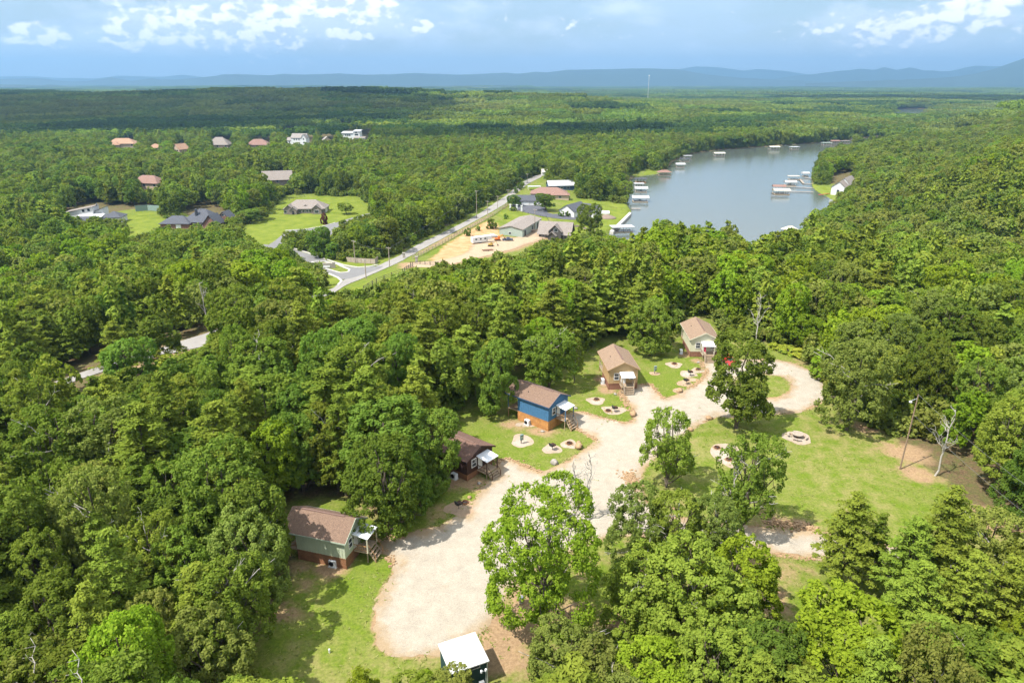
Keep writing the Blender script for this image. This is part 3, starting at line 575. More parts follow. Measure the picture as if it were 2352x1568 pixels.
MANUAL=[ # u,v of the foot, height, width, kind, label
(700,1128,15.5,9,'deep','dark tree close behind the left half of the pale green cabin roof'),
(775,1122,16,9.5,'oak','oak directly behind the middle of the pale green cabin'),
(640,1150,15,9,'lime','yellow green tree behind the left corner of the pale green cabin'),
(838,1105,15.5,9,'oak','oak behind the right half of the pale green cabin'),
(915,1090,16,9.5,'deep','dark broad tree up left of the dark brown cabin'),
(606,1325,16.5,8.6,'deep','dark oak shading the left end of the pale green cabin'),
(592,1400,15.5,9.5,'olive','olive oak leaning over the shaded grass below the pale green cabin'),
(548,1500,14.5,9.5,'oak','oak at the lower left edge of the grass clearing'),
(500,1660,14,10,'olive','pale oak at the bottom edge left of the grass clearing'),
(1243,1458,22.5,12.2,'tall','tall bright green tree at the edge of the gravel lot, its crown over the drive'),
(1692,985,20.5,12.5,'deep','big round oak standing beside the loop of the gravel drive'),
(1530,1122,15.5,8.6,'sparse','thin open oak at the edge of the drive next to the pile of rubble'),
(1700,1225,17.5,9.5,'sparse','oak with bare grey twigs beside the long gravel pad with the fire ring'),
(1452,1305,13,8,'olive','greyish open tree right of the tall bright green tree'),
(1545,1310,13.5,8,'sparse','sparse oak just below the rubble pile, drive showing through it'),
(1635,1300,12,7.5,'olive','olive green tree covering the start of the side track'),
(1470,1460,13,10,'oak','dark oak with shaded bare soil on its left'),
(1585,1510,15.5,12,'oak','broad domed oak in the middle of the lower wood'),
(1680,1440,13,9.5,'lime','yellow green oak beside the tan strip of ground'),
(1945,985,20,12,'olive','oak with bare white branches at the bend of the loop drive'),
(1930,1345,13.5,8.2,'pine','young pine standing in front of the side track'),
(1995,1330,10,4.6,'pine','thin young pine between the two larger pines'),
(2130,1390,16.5,8.5,'pine','wide crowned pine in front of the big lawn'),
(2245,1345,13,8.8,'olive','pale grey green tree near the right end of the side track'),
(2330,1400,11,6.5,'oak','small oak at the far right over the side track'),
(1925,1650,16.5,12,'lime','bright yellow green oak at the bottom beside the pines'),
(2060,1400,13,8,'pine','bushy pine over the middle of the side track'),
(2075,1490,12,7.5,'pine','pine just behind the bright yellow green oak'),
(2180,1510,14,7.5,'pine','pine in the lower right, dense dark needles'),
(2270,1500,13,7,'pine','pine next to the right edge below the side track'),
(2095,1660,13,8.5,'pine','pine at the bottom edge right of the bright oak'),
(2230,1680,14,9,'oak','oak at the bottom right corner of the wood'),
(2330,1600,11,7,'lime','light green tree in the bottom right corner'),
(1300,1640,12,7.5,'olive','pale tree at the bottom edge right of the white roofed shed'),
(1390,1700,12,8.5,'olive','light olive tree at the bottom edge, tan soil around it'),
(1500,1690,12.5,9,'lime','bright green tree at the bottom edge below the domed oak'),
(1610,1680,13.5,9.5,'oak','oak with dead twigs at the bottom edge'),
(1720,1660,14,9,'deep','deep green tree at the bottom edge left of the tan strip'),
(1790,1720,12,8,'oak','oak at the bottom edge next to the bright yellow green oak'),
(1030,1660,7.5,5.0,'olive','small tree in front of the white roofed shed'),
(838,1640,6,4.5,'cedar','small cedar at the bottom edge left of the shed'),
(985,1625,5,3.6,'lime','low light green sapling left of the shed'),
(885,1232,17,10.5,'oak','oak hanging over the awning of the pale green cabin'),
(1000,1120,15,8.5,'deep','dark tree touching the left side of the dark brown cabin'),
(948,1190,13,7,'deep','smaller dark tree between the pale green and dark brown cabins'),
(1137,953,17.5,8.4,'deep','tall dark green tree standing alone left of the blue cabin'),
(1262,893,15,11.5,'oak','round oak behind the roof of the blue cabin'),
(1490,815,14.5,10.5,'deep','dark tree on the lawn between the tan and cream cabins'),
(1318,880,11,4,'sparse','thin half bare tree between the blue and tan cabins'),
(1850,805,10,8,'lime','yellow green tree above the loop of the drive'),
(1180,474,8,10,'deep','round tree beside the white garage in the valley'),
(1252,484,12,14,'deep','big round tree on the blacktop yard right of the white garage'),
(1338,512,13,8,'deep','narrow tree beside the white gabled house in the valley'),
(1355,545,20,14,'oak','large tree right of the timber house by the gravel yard'),
(1310,432,16,15,'oak','tree behind the red roofed house in the valley'),
(1345,440,16,14,'deep','dark tree shading the lawn near the lake'),
(1395,440,16,15,'oak','oak on the lake lawn beside the boat docks'),
(1432,455,14,14,'oak','tree on the shore next to the white roofed docks'),
(1196,432,5,6,'lime','small round light green tree beside the valley road'),
(575,512,9,13,'deep','round dark tree on the left of the grey roofed house lawn'),
(600,505,8,11,'oak','round tree nearer the grey roofed house'),
(795,492,8,10,'oak','tree beside the driveway of the grey roofed house'),
(745,515,6,4.5,'redleaf','purple leaved tree by the driveway'),
(738,590,16,12,'deep','tree at the entrance of the side road'),
]
SPECIES['redleaf']=[dict(SPECIES['bush'][0])]; _b=SPECIES['bush'][0]; cm=_b['crown'].copy(); cm.materials.clear(); cm.materials.append(M['redleaf']); SPECIES['redleaf'][0]=dict(key='red',h=3.2,R=1.9,crown=cm,trunk=_b['trunk'],bare=None)
KN={'pine':'pine_tree','olive':'oak_tree','oak':'oak_tree','sparse':'oak_tree','deep':'broadleaf_tree','lime':'broadleaf_tree','tall':'broadleaf_tree','cedar':'cedar_tree','redleaf':'plum_tree','bush':'shrub'}
for n,(u,v,h,w_,k,lab) in enumerate(MANUAL):
    g=G(u,v); dz=1.9 if (k in ('oak','olive','deep','sparse','lime') and h>12) else .05; put_tree(KN[k],k,g[0],g[1],g[2]-dz,h+dz,w_,lab,idx=n)
for (u,v,h,i,lab) in [(1352,1195,12.5,0,'leafless dead tree in front of the gravel drive, behind the tall bright tree'),(1322,1200,12,1,'smaller leafless tree left of the other dead tree by the drive'),(2147,1092,13.5,1,'grey dead tree trunk beside the utility pole on the lawn'),(1665,1225,13.5,0,'dead branching snag at the long gravel pad'),(1735,800,15,0,'dead pale tree behind the red car'),(480,760,15,1,'grey dead tree beside the lower left road')]:
    g=G(u,v); o=empty('dead_tree',(g[0],g[1],g[2]),random.random()*6,lab,'dead tree'); o.scale=(1,1,h/(14 if i==0 else 11)); link('trunk',DEAD[i],o)
# low-detail trees for the forest mass
PROTO=bpy.data.collections.new('forest_kinds')
plist=[]
def proto(key,v,t,leafm,w=None):
    me=fast_mesh(key,v,np.arange(len(v)),np.full(len(v)//4,4)); me.materials.append(M[leafm])
    a=me.attributes.new('tint','FLOAT','FACE'); a.data.foreach_set('value',t.astype(np.float32))
    o=bpy.data.objects.new('p%02d_%s'%(len(plist),key),me); PROTO.objects.link(o); plist.append((key,leafm)); return len(plist)-1
MIDP={}
for k,m_,seeds in (('oak','oak',(110,111,112)),('deep','deep',(120,121)),('lime','lime',(130,)),('olive','olive',(140,)),):
    for s in seeds:
        v,t,w,b=oak(s,17,4.8,190,11,.50,.72,base=.12,lob=9,nl=0); MIDP.setdefault(k,[]).append(proto(k,v,t,m_))
for s in (170,171):
    v,t,w,b=pine(s,17,3.4,9,.62,10,.2,.8,6); MIDP.setdefault('pine',[]).append(proto('pine',v,t,'pine'))
def patch(seed,size,sp,nq,ls,R,m_):
    rng=np.random.default_rng(seed); C=[]; 
    for a in np.arange(-size/2,size/2,sp):
        for b in np.arange(-size/2,size/2,sp):
            h=11+5*rng.random(); x=a+sp*rng.random(); y=b+sp*rng.random()
            d=unit(rng.standard_normal((nq,3))); d[:,2]=np.abs(d[:,2])*1.0-.1
            C.append(np.concatenate([np.array([[x,y,h-R]])+d*np.array([R,R,R*1.05]),d,np.full((nq,1),rng.random())],1))
    C=np.concatenate(C); v=quads(C[:,:3],unit(C[:,3:6]+rng.standard_normal((len(C),3))*.4),np.full(len(C),ls),np.full(len(C),ls*.75),rng)
    return v,np.clip(C[:,6]*.7+.3*rng.random(len(C)),0,1)
PP=[]; 
for s,m_ in ((1,'oak'),(2,'deep'),(3,'oak'),(4,'darkfar'),(8,'olive')): v,t=patch(s,66,(8.,9.,7.4,7.,8.6)[len(PP)],64,1.45,(4.9,5.6,4.4,3.6,5.2)[len(PP)],m_); PP.append(proto('grove',v,t,m_))
PF=[]
for s,m_ in ((5,'oak'),(6,'deep'),(7,'darkfar')): v,t=patch(s,150,10.,18,3.6,6,m_); PF.append(proto('wood',v,t,m_))
# --- scatter
def jgrid(x0,x1,y0,y1,s,seed):
    r=np.random.default_rng(seed); a,b=np.meshgrid(np.arange(x0,x1,s),np.arange(y0,y1,s*.87)); a=a+(np.arange(a.shape[0])%2)[:,None]*s/2
    a=a.ravel()+(r.random(a.size)-.5)*s*.8; b=b.ravel()+(r.random(b.size)-.5)*s*.8; return a,b
xs,ys=jgrid(-900,900,-25,960,7.0,3)
m=(np.abs(xs)<.80*ys+75); xs,ys=xs[m],ys[m]
keep=np.ones(len(xs),bool)
ug,vg,_=projn(xs,ys,T(xs,ys)); insd=sdist(xs,ys,CLEARW)
keep[(insd>-1.5)&(ug>985)&(vg>965)]=False; keep[insd>np.where(ug>985,6.5,9)]=False; keep[inmask(ug,vg)]=False
for poly,mg in [(LAKE,-5),(smooth(GP(MAINROAD),1),-4.),(GP(SIDEROAD),-4),(GP(CULDESAC),-4),(GP(YARD),-4),(V2W,0)]+[(P,-3) for P in LW]+[(GP(VIS[i]),1) for i in (2,3,4)]:
    p=np.array(poly); mm=(xs>p[:,0].min()-6)&(xs<p[:,0].max()+6)&(ys>p[:,1].min()-6)&(ys<p[:,1].max()+6)&keep
    idx=np.where(mm)[0]
    if len(idx): keep[idx[sdist(xs[idx],ys[idx],poly)>mg]]=False
# keep the ground round the drone clear
keep&=~((np.hypot(xs,ys)<20))
xs,ys=xs[keep],ys[keep]; zs=T(xs,ys)
r=np.random.default_rng(9); n=len(xs)
hh=15.8*(.72+.52*r.random(n))*(1+.08*vnoise(xs,ys,60,8)); ww=9.3*(.75+.6*r.random(n)**1.5)*(hh/15.8)**.5
spn=vnoise(xs,ys,45,6)+.9*r.standard_normal(n)*.6
kind=np.where(spn>.75,'lime',np.where(spn>.35,'olive',np.where(spn<-.55,'deep','oak')))
pn=vnoise(xs,ys,70,12)+.35*r.standard_normal(n); kind=np.where(pn>.62,'pine',kind)
kind=np.where((xs>150)&(r.random(n)<.35),'olive',kind)
scale=np.ones(n)
def bad(s,only=None):
    H=hh*s; W=ww*s*.5; out=np.zeros(n,bool)
    for fx,fz in [(a_,b_) for b_ in (.12,.28,.42,.55,.68,.8,.92) for a_ in (-1.02,-.5,0.,.5,1.02) if not (abs(a_)>.9 and (b_>.85 or b_<.2))]+[(0,1.)]:
        u,v,d=projn(xs+W*fx,ys,zs+H*fz); out|=inmask(u,v)&(d>5)
    return out
alive=np.zeros(n,bool)
for s in (1.,.88,.76,.64,.52,.42,.33,.26):
    b_=bad(np.where(alive,scale,s)); ok=~b_&~alive; scale[ok]=s; alive|=ok
xs,ys,zs,hh,ww,kind,scale=[q[alive] for q in (xs,ys,zs,hh,ww,kind,scale)]; hh=hh*scale; ww=ww*np.sqrt(scale)
u,v,d=projn(xs,ys,zs+hh*.75)
vis=(u>-150)&(u<2500)&(v<2100)&(v>0)&(d>10)
score=np.where(vis,ww/d,0)*np.where((v>1640)|(u<-20)|(u>2370),.92,1)
order=np.argsort(-score); NI=300-len(MANUAL)-4; ind=order[:NI]; 
# region phrases for trees of the near wood that nothing tells apart
def region(u,v,x,y):
    if v>1330 and u<620: return 'in the shaded wood at the lower left corner'
    if u<330 and v>1050: return 'in the wood along the left edge of the view'
    if v>1050 and u<720: return 'in the dense wood left of the pale green cabin'
    if u<1030 and v>950: return 'in the wood behind the pale green and dark brown cabins'
    if u<430 and v>860: return 'in the wood just below the lower left road'
    if u<760: return 'between the lower left road and the cabins'
    if u<1120: return 'in the wood behind and left of the blue cabin'
    if u<1400: return 'in the wood behind the blue and tan cabins'
    if u<1700: return 'in the tree line behind the tan and cream cabins'
    if u<2000 and v<900: return 'in the wood beyond the loop of the gravel drive'
    if v<760: return 'high on the wooded slope above the loop drive'
    if v<1000: return 'on the wooded slope behind the utility pole'
    return 'in the wood right of the utility pole'
ADJ={'oak':'leafy mid green oak','deep':'deep green broadleaf tree','lime':'bright yellow green tree','olive':'pale olive green oak','pine':'pine tree'}
for q in ind:
    k=kind[q]; rg=region(u[q],v[q],xs[q],ys[q]); big=' tall' if hh[q]>17 else (' small' if hh[q]<11 else '')
    put_tree(KN[k],k,xs[q],ys[q],zs[q]-.1,hh[q],ww[q],((big.strip()+' ') if big else '')+ADJ[k]+' '+rg,'tree','trees '+rg)
rest=np.setdiff1d(np.arange(len(xs)),ind)
pts=[];pid=[];rot=[];scl=[]
rr=np.random.default_rng(4)
for q in rest:
    l=MIDP[kind[q]]; pts.append((xs[q],ys[q],zs[q]-.2)); pid.append(l[rr.integers(len(l))]); rot.append((0,0,rr.random()*6.28)); scl.append((ww[q]/10.2,ww[q]/10.2,hh[q]/17) if kind[q]!='pine' else (ww[q]/8.,ww[q]/8.,hh[q]/17*1.08))
def scatter(size,y0,y1,protos,mg):
    a,b=np.meshgrid(np.arange(-.84*y1,.84*y1,size),np.arange(y0,y1,size)); a=a.ravel()+(rr.random(a.size)-.5)*size*.2; b=b.ravel()+(rr.random(b.size)-.5)*size*.2
    m=(np.abs(a)<.80*b+size)&(b>y0); a,b=a[m],b[m]; sd=np.maximum(sdist(a,b,LAKE),sdist(a,b,LAKE2)); m=sd<-mg; a,b=a[m],b[m]; z=T(a,b)
    m=z>WATER-.5; a,b,z=a[m],b[m],z[m]
    um,vm_,dm=projn(a,b-size*.3,z+12); ok=~inmask(um,vm_)|(dm>2600); u2,v2,_=projn(a,b-size*.3,z+2); ok&=~inmask(u2,v2)|(dm>2600)
    for x_,y_,z_ in zip(a[ok],b[ok],z[ok]):
        pts.append((x_,y_,z_-.5)); zn=float(vnoise(x_,y_,size*4.5,51))+.35*float(vnoise(x_,y_,size*1.7,52))+.15*rr.normal(); pid.append(protos[3 if (zn>.38 and len(protos)>3) else (2 if (zn>.35 and len(protos)==3) else (4 if (zn<-.45 and len(protos)>3) else rr.integers(min(3,len(protos)) if len(protos)>3 else 2)))]); rot.append((0,0,rr.integers(4)*PI/2)); s=.85+.4*rr.random(); scl.append((1.05,1.05,s))
scatter(60,960,3400,PP,26); scatter(140,3400,15000,PF,60)
# single trees on the far lake shore and scrub at the foot of the wood's edges
BU=[]
for s in (180,181): v,t,w,b=oak(s,3.2,1.9,60,12,.30,.42,base=.02,nl=0,lob=5); BU.append(proto('scrub',v,t,'oak' if s==180 else 'olive'))
xx,yy=jgrid(-100,1500,900,2400,7.5,12); s_=np.maximum(sdist(xx,yy,LAKE),sdist(xx,yy,LAKE2)); mm=(s_<-3)&(s_>-32); xx,yy=xx[mm],yy[mm]; zz_=T(xx,yy); ok=np.ones(len(xx),bool)
for fz in (3,8,13): u_,v_,_=projn(xx,yy,zz_+fz); ok&=~inmask(u_,v_)
for x_,y_,z_ in zip(xx[ok],yy[ok],zz_[ok]): l=MIDP['oak' if rr.random()<.6 else 'deep']; pts.append((x_,y_,z_-.2)); pid.append(l[rr.integers(len(l))]); rot.append((0,0,rr.random()*6.28)); q=.75+.5*rr.random(); scl.append((q,q,q))
for poly,a0,a1,step in [(CLEARW,-11,.6,2.0),(V2W,-22,2,3.2),(GP(VIS[2]),-25,1,3.6)]+[(P,-16,-.5,3.6) for P in LW]+[(LAKE,-14,-2,4.)]:
    p=np.array(poly); xx,yy=jgrid(p[:,0].min()-25,p[:,0].max()+25,p[:,1].min()-25,p[:,1].max()+25,step,13); s_=sdist(xx,yy,poly); mm=(s_<a1)&(s_>a0)&(rr.random(len(xx))<.8)
    for q_ in (smooth(GP(MAINROAD),1),GP(SIDEROAD),GP(CULDESAC),GP(YARD),LAKE): 
        i_=np.where(mm)[0]; mm[i_]&=sdist(xx[i_],yy[i_],q_)<-2.
    xx,yy=xx[mm],yy[mm]; zz_=T(xx,yy); ok=np.ones(len(xx),bool)
    if poly is CLEARW: 
        u_,v_,_=projn(xx,yy,zz_); ok&=v_<1000
    for fz in (.2,1.5,2.8): u_,v_,_=projn(xx,yy,zz_+fz); ok&=~inmask(u_,v_)
    for x_,y_,z_ in zip(xx[ok],yy[ok],zz_[ok]): q=.6+.9*rr.random(); pts.append((x_,y_,z_-.2)); pid.append(BU[rr.integers(2)]); rot.append((0,0,rr.random()*6.28)); scl.append((q*1.1,q*1.1,q*(.7+.7*rr.random())))
pm=bpy.data.meshes.new('forest'); pm.from_pydata(pts,[],[])
a=pm.attributes.new('pidx','INT','POINT'); a.data.foreach_set('value',np.array(pid,np.int32))
a=pm.attributes.new('prot','FLOAT_VECTOR','POINT'); a.data.foreach_set('vector',np.array(rot,np.float32).ravel())
a=pm.attributes.new('pscl','FLOAT_VECTOR','POINT'); a.data.foreach_set('vector',np.array(scl,np.float32).ravel())
fo=link('forest',pm); tag(fo,kind='stuff',label='unbroken green forest of the valley and plain',cat='forest')
ng=bpy.data.node_groups.new('forest','GeometryNodeTree'); ng.interface.new_socket('Geometry',in_out='INPUT',socket_type='NodeSocketGeometry'); ng.interface.new_socket('Geometry',in_out='OUTPUT',socket_type='NodeSocketGeometry')
N=ng.nodes; L=ng.links; gi=N.new('NodeGroupInput'); go=N.new('NodeGroupOutput'); ci=N.new('GeometryNodeCollectionInfo'); ci.inputs['Collection'].default_value=PROTO; ci.inputs['Separate Children'].default_value=True; ci.inputs['Reset Children'].default_value=True
ip=N.new('GeometryNodeInstanceOnPoints'); ip.inputs['Pick Instance'].default_value=True
def na(n,t):
    x=N.new('GeometryNodeInputNamedAttribute'); x.data_type=t; x.inputs['Name'].default_value=n; return x.outputs['Attribute']
L.new(gi.outputs[0],ip.inputs['Points']); L.new(ci.outputs[0],ip.inputs['Instance']); L.new(na('pidx','INT'),ip.inputs['Instance Index']); L.new(na('prot','FLOAT_VECTOR'),ip.inputs['Rotation']); L.new(na('pscl','FLOAT_VECTOR'),ip.inputs['Scale']); L.new(ip.outputs[0],go.inputs[0])
md=fo.modifiers.new('forest','NODES'); md.node_group=ng
print('TREES',len(ind),len(rest),len(pts))
# ------------------------------------------------------------------ mountains
M['mount']=mat('wooded mountain',(.035,.060,.03),.95,var=.25,scale=.004,coord='Object')
def ridge(name,D,dist,depth,zb=-22,seed=1):
    us=np.arange(D[0][0],D[-1][0]+1,7.); vs=np.interp(us,[p[0] for p in D],[p[1] for p in D])+.35*vnoise(us,us*0,16,seed)+.25*vnoise(us,us*0,7,seed+1)
    V=[];nn=len(us)
    for k,(fd,fh) in enumerate(((-1,0),(-.62,.28),(-.3,.62),(-.1,.92),(0,1),(.15,.9),(.5,.5),(1,0))):
        for u_,v_ in zip(us,vs):
            a=(u_-CX)/F; b=-(v_-CY)/F; rx,ry,rz=a,CP+b*SP,-SP+b*CP; t=dist/ry; zc=CAMZ+rz*t; x=rx*t; 
            jit=(1+.18*float(vnoise(u_,k*40.,40,seed+3))) if 0<k<4 else 1
            V.append((x*(1+fd*depth/dist),dist+fd*depth,zb+(zc-zb)*fh*jit))
    f=[(k*nn+i,k*nn+i+1,(k+1)*nn+i+1,(k+1)*nn+i) for k in range(7) for i in range(nn-1)]
    tag(link(name,mesh_from(name,V,f,[M['mount']],None,True)),kind='structure')
ridge('hills',[(-150,182),(0,182),(80,180),(110,183),(150,187),(190,187),(215,184),(255,178),(300,186),(350,180),(370,183),(420,182),(480,176),(540,170),(590,173),(625,173),(650,170),(700,172),(780,169),(830,172),(900,171),(950,168),(1000,170),(1050,172),(1110,170),(1160,167),(1190,170),(1230,166),(1256,167),(1300,161),(1400,159),(1480,157),(1560,160),(1620,171),(1700,179),(1800,184),(1900,188)],11500,1500,seed=1)
ridge('mountains',[(-150,177),(0,176),(60,175),(130,179),(220,181),(270,174),(370,177),(420,172),(470,178),(560,184),(700,186),(1400,186),(1500,165),(1560,159),(1600,153),(1650,155),(1710,163),(1740,159),(1800,163),(1850,170),(1900,180)],15500,1300,seed=5)
ridge('mountains',[(1780,182),(1850,172),(1900,169),(1975,158),(2010,161),(2030,154),(2060,161),(2090,155),(2130,164),(2180,164),(2240,151),(2300,153),(2352,152),(2500,160)],13200,1300,seed=9)
ridge('mountains',[(1850,192),(1960,187),(2060,184),(2176,178),(2240,170),(2280,159),(2300,153),(2352,134),(2420,118),(2560,112)],9500,1300,seed=13)
# low wooded rise before the mountains
ridge('hills',[(-150,196),(0,194),(120,196),(260,202),(420,203),(560,198),(760,199),(1000,198),(1200,199)],7600,1200,seed=17)
exec_marker=1
# ------------------------------------------------------------------ cabins
def paint(name,c,var=.06): 
    if name not in M: M[name]=mat(name,c,.65,var=var,scale=2.,spec=.25)
    return M[name]
def window(parent,x,y0,y1,z0,z1,axis='x',out=1,label=None):
    """window on a wall: plane at x (axis x) spanning y0..y1; parts frame > pane"""
    fr=MB(); t=.10; d0,d1=(x,x+.07*out) if out>0 else (x-.07,x)
    def bx(m,a0,a1,b0,b1,e=0.):
        lo,hi=(d0,d1+e) if out>0 else (d0-e,d1)
        if axis=='x': m.box(lo,hi,a0,a1,b0,b1)
        else: m.box(a0,a1,lo,hi,b0,b1)
    bx(fr,y0,y1,z0,z0+t); bx(fr,y0,y1,z1-t,z1); bx(fr,y0,y0+t,z0+t,z1-t); bx(fr,y1-t,y1,z0+t,z1-t); bx(fr,y0+t,y1-t,(z0+z1)/2-.035,(z0+z1)/2+.035)
    f=fr.build('window',M['white'],parent)
    p=MB(); lo,hi=(x+.005,x+.035) if out>0 else (x-.035,x-.005)
    if axis=='x': p.box(lo,hi,y0+t,y1-t,z0+t,z1-t)
    else: p.box(y0+t,y1-t,lo,hi,z0+t,z1-t)
    p.build('pane',M['glass'],f)
def cabin(name,label,P,side,skirt,roofm,trim,postm,nst=4,rail='wood',frontdoor=True):
    x,y,th,L_,W,Hs,He,Hr,BP=P
    cx=-L_/2; cyy=W/2; c,s=math.cos(th),math.sin(th)
    wx=x+cx*c-cyy*s; wy=y+cx*s+cyy*c
    o=empty(name,(wx,wy,0),th,label,'cabin',None); o['group']='holiday cabins along the drive'
    X0,X1=-L_/2,L_/2; Y0,Y1=-W/2,W/2; sm=paint(*side)
    Hw=He+.18; o_=.42; slope=(Hr-He)/(W/2+o_)
    gz=lambda yy: Hr-.12-slope*abs(yy)
    # walls
    w=MB(); w.ext([(Y0,Hs),(Y1,Hs),(Y1,gz(Y1)),(0,gz(0)),(Y0,gz(Y0))],'x',X0,X1)
    for k in range(int(L_/.42)+1):
        xx=X0+.03+k*(L_-.06)/int(L_/.42); w.box(xx-.03,xx+.03,Y0-.03,Y0,Hs,gz(Y0)-.02); w.box(xx-.03,xx+.03,Y1,Y1+.03,Hs,gz(Y1)-.02)
    for k in range(int(W/.42)+1):
        yy=Y0+.04+k*(W-.08)/int(W/.42); zz=gz(abs(yy)+.03)-.02; w.box(X1,X1+.03,yy-.03,yy+.03,Hs,zz); w.box(X0-.03,X0,yy-.03,yy+.03,Hs,zz)
    w.build('wall',sm,o)
    k=MB(); k.box(X0+.02,X1-.02,Y0+.02,Y1-.02,-.6,Hs-.06); k.box(X0-.02,X1+.03,Y0-.03,Y1+.03,Hs-.10,Hs+.04)
    for xx in np.linspace(X0+.06,X1-.06,4): k.box(xx-.06,xx+.06,Y0-.02,Y0+.02,-.6,Hs-.1)
    for yy in np.linspace(Y0+.06,Y1-.06,3): k.box(X1-.02,X1+.02,yy-.06,yy+.06,-.6,Hs-.1)
    k.build('skirting',M[skirt],o)
    # roof
    XB=X0-BP; XF=X1+o_; r=MB(); e=.14
    for sg in (-1,1):
        yE=sg*(W/2+o_); q=[(XB,yE,He),(XF,yE,He),(XF,0,Hr),(XB,0,Hr)]
        if sg>0: q=q[::-1]
        r.slab(q,e)
    rf=r.build('roof',M[roofm],o)
    t=MB()
    for sg in (-1,1):
        yE=sg*(W/2+o_); q=[(XF,yE,He+.015),(XF+.05,yE,He+.015),(XF+.05,0,Hr+.015),(XF,0,Hr+.015)]
        if sg>0: q=q[::-1]
        t.slab(q,.24); a,b=sorted((yE,yE+sg*.04)); t.box(XB,XF,a,b,He-.22,He-.01)
    t.build('fascia',paint(*trim),rf)
    rv=MB(); rv.ext([(-.16,Hr-.05),(.16,Hr-.05),(.13,Hr+.04),(0,Hr+.08),(-.13,Hr+.04)],'x',XB+1.5,XF-1.6); rv.build('ridge_vent',paint('vent strip',(.17,.105,.085)),rf)
    vp=MB(); yy=-W*.3; zz=Hr+slope*yy; vp.tube((X0+L_*.22,yy,zz-.1),(X0+L_*.22,yy,zz+.28),.06,.06,8); vp.build('vent_pipe',M['dark'],rf)
    # front
    fy=lambda f: Y0+f*W
    h=Hs; window(o,X1+.03,fy(.17),fy(.355),h+.85,h+2.35); window(o,X1+.03,fy(.70),fy(.87),h+.85,h+2.35)
    dr=MB(); dr.box(X1+.03,X1+.09,fy(.42),fy(.42)+1.0,h+.04,h+2.2); d=dr.build('door',M['white'],o)
    MB().tube((X1+.1,fy(.42)+.88,h+1.1),(X1+.16,fy(.42)+.88,h+1.1),.035,.035,6).build('handle',M['dark'],d)
    ya,yb=fy(.37),fy(.37)+2.7; D=2.1; tm=M[rail]
    dk=MB(); dk.box(X1+.06,X1+D,ya,yb,h-.16,h-.02)
    for a,b in ((X1+D-.12,ya+.06),(X1+D-.12,yb-.18)): dk.box(a,a+.12,b,b+.12,-.3,h-.16)
    dk.build('porch_deck',M['deck'],o)
    st=MB(); run=.30; rise=h/(nst+1); s0=ya+.45; s1=yb-.3
    for i in range(nst):
        zt=h-rise*(i+1); st.box(X1+D+.02+run*i,X1+D+run*(i+1)+.05,s0,s1,zt-.07,zt-.01)
    for yy in (s0-.06,s1):
        st.add([(X1+D+.01,yy,h-.1),(X1+D+.01,yy,h-.45),(X1+D+run*nst+.1,yy,-.15),(X1+D+run*nst+.1,yy,.25),(X1+D+.01,yy+.06,h-.1),(X1+D+.01,yy+.06,h-.45),(X1+D+run*nst+.1,yy+.06,-.15),(X1+D+run*nst+.1,yy+.06,.25)],[(0,1,2,3),(7,6,5,4),(0,4,5,1),(1,5,6,2),(2,6,7,3),(3,7,4,0)])
    st.build('stairs',M['deck'],o)
    for yy in (ya+.05,yb-.05):
        rl=MB(); rl.box(X1+.12,X1+D-.1,yy-.04,yy+.04,h+.88,h+.96); rl.box(X1+.12,X1+D-.1,yy-.03,yy+.03,h+.2,h+.27)
        for q in np.arange(X1+.3,X1+D-.2,.28): rl.box(q-.02,q+.02,yy-.02,yy+.02,h+.27,h+.88)
        rl.build('railing',tm,o)
    for yy in (s0-.03,s1+.03):
        rl=MB(); rl.tube((X1+D,yy,h+.92),(X1+D+run*nst+.05,yy,1.05),.045,.045,5); rl.box(X1+D+run*nst,X1+D+run*nst+.09,yy-.045,yy+.045,0,1.05); rl.build('stair_railing',tm,o)
    a0=h+2.62; a1=h+2.25; aw=MB(); aw.slab([(X1+.05,ya-.1,a0),(X1+.05,yb+.05,a0),(X1+D+.25,yb+.05,a1),(X1+D+.25,ya-.1,a1)][::-1],.09)
    for q in np.arange(ya+.05,yb,.3): aw.slab([(X1+.06,q,a0+.035),(X1+.06,q+.05,a0+.035),(X1+D+.24,q+.05,a1+.035),(X1+D+.24,q,a1+.035)][::-1],.035)
    aw.build('awning',M['whitemetal'],o)
    for yy in (ya+.0,yb-.12): MB().box(X1+D-.02,X1+D+.12,yy,yy+.14,(-.3 if 0 else h-.1),a1-.05).build('post',paint(*postm),o)
    pl=MB(); pl.box(X1+.03,X1+.16,fy(.39),fy(.39)+.12,h+1.75,h+1.95); pl.build('porch_lamp',M['dark'],o)
    # back porch
    if BP>1:
        b=MB(); b.box(XB+.4,X0-.03,Y0,Y1,h-.18,h-.03); b.build('back_deck',M['deck'],o)
        for yy in (Y0+.05,Y1-.19):
            MB().box(XB+.45,XB+.6,yy,yy+.14,h,gz(abs(yy))-.1).build('post',paint(*postm),o)
            MB().box(XB+.46,XB+.59,yy+.005,yy+.135,-1.2,h-.19).build('support',M['wood'],o)
        g=MB()
        for yy in (Y0+.08,Y1-.08): 
            g.box(XB+.62,X0-.04,yy-.04,yy+.04,h+.9,h+.98); g.box(XB+.62,X0-.04,yy-.03,yy+.03,h+.4,h+.46)
            g.tube((XB+.62,yy,h+.02),(X0-.04,yy,h+.88),.03,.03,4)
        g.box(XB+.46,XB+.54,Y0+.2,Y1-.2,h+.9,h+.98)
        for q in np.arange(Y0+.3,Y1-.2,.4): g.box(XB+.48,XB+.52,q-.02,q+.02,h-.02,h+.9)
        g.build('back_railing',tm,o)
    return o
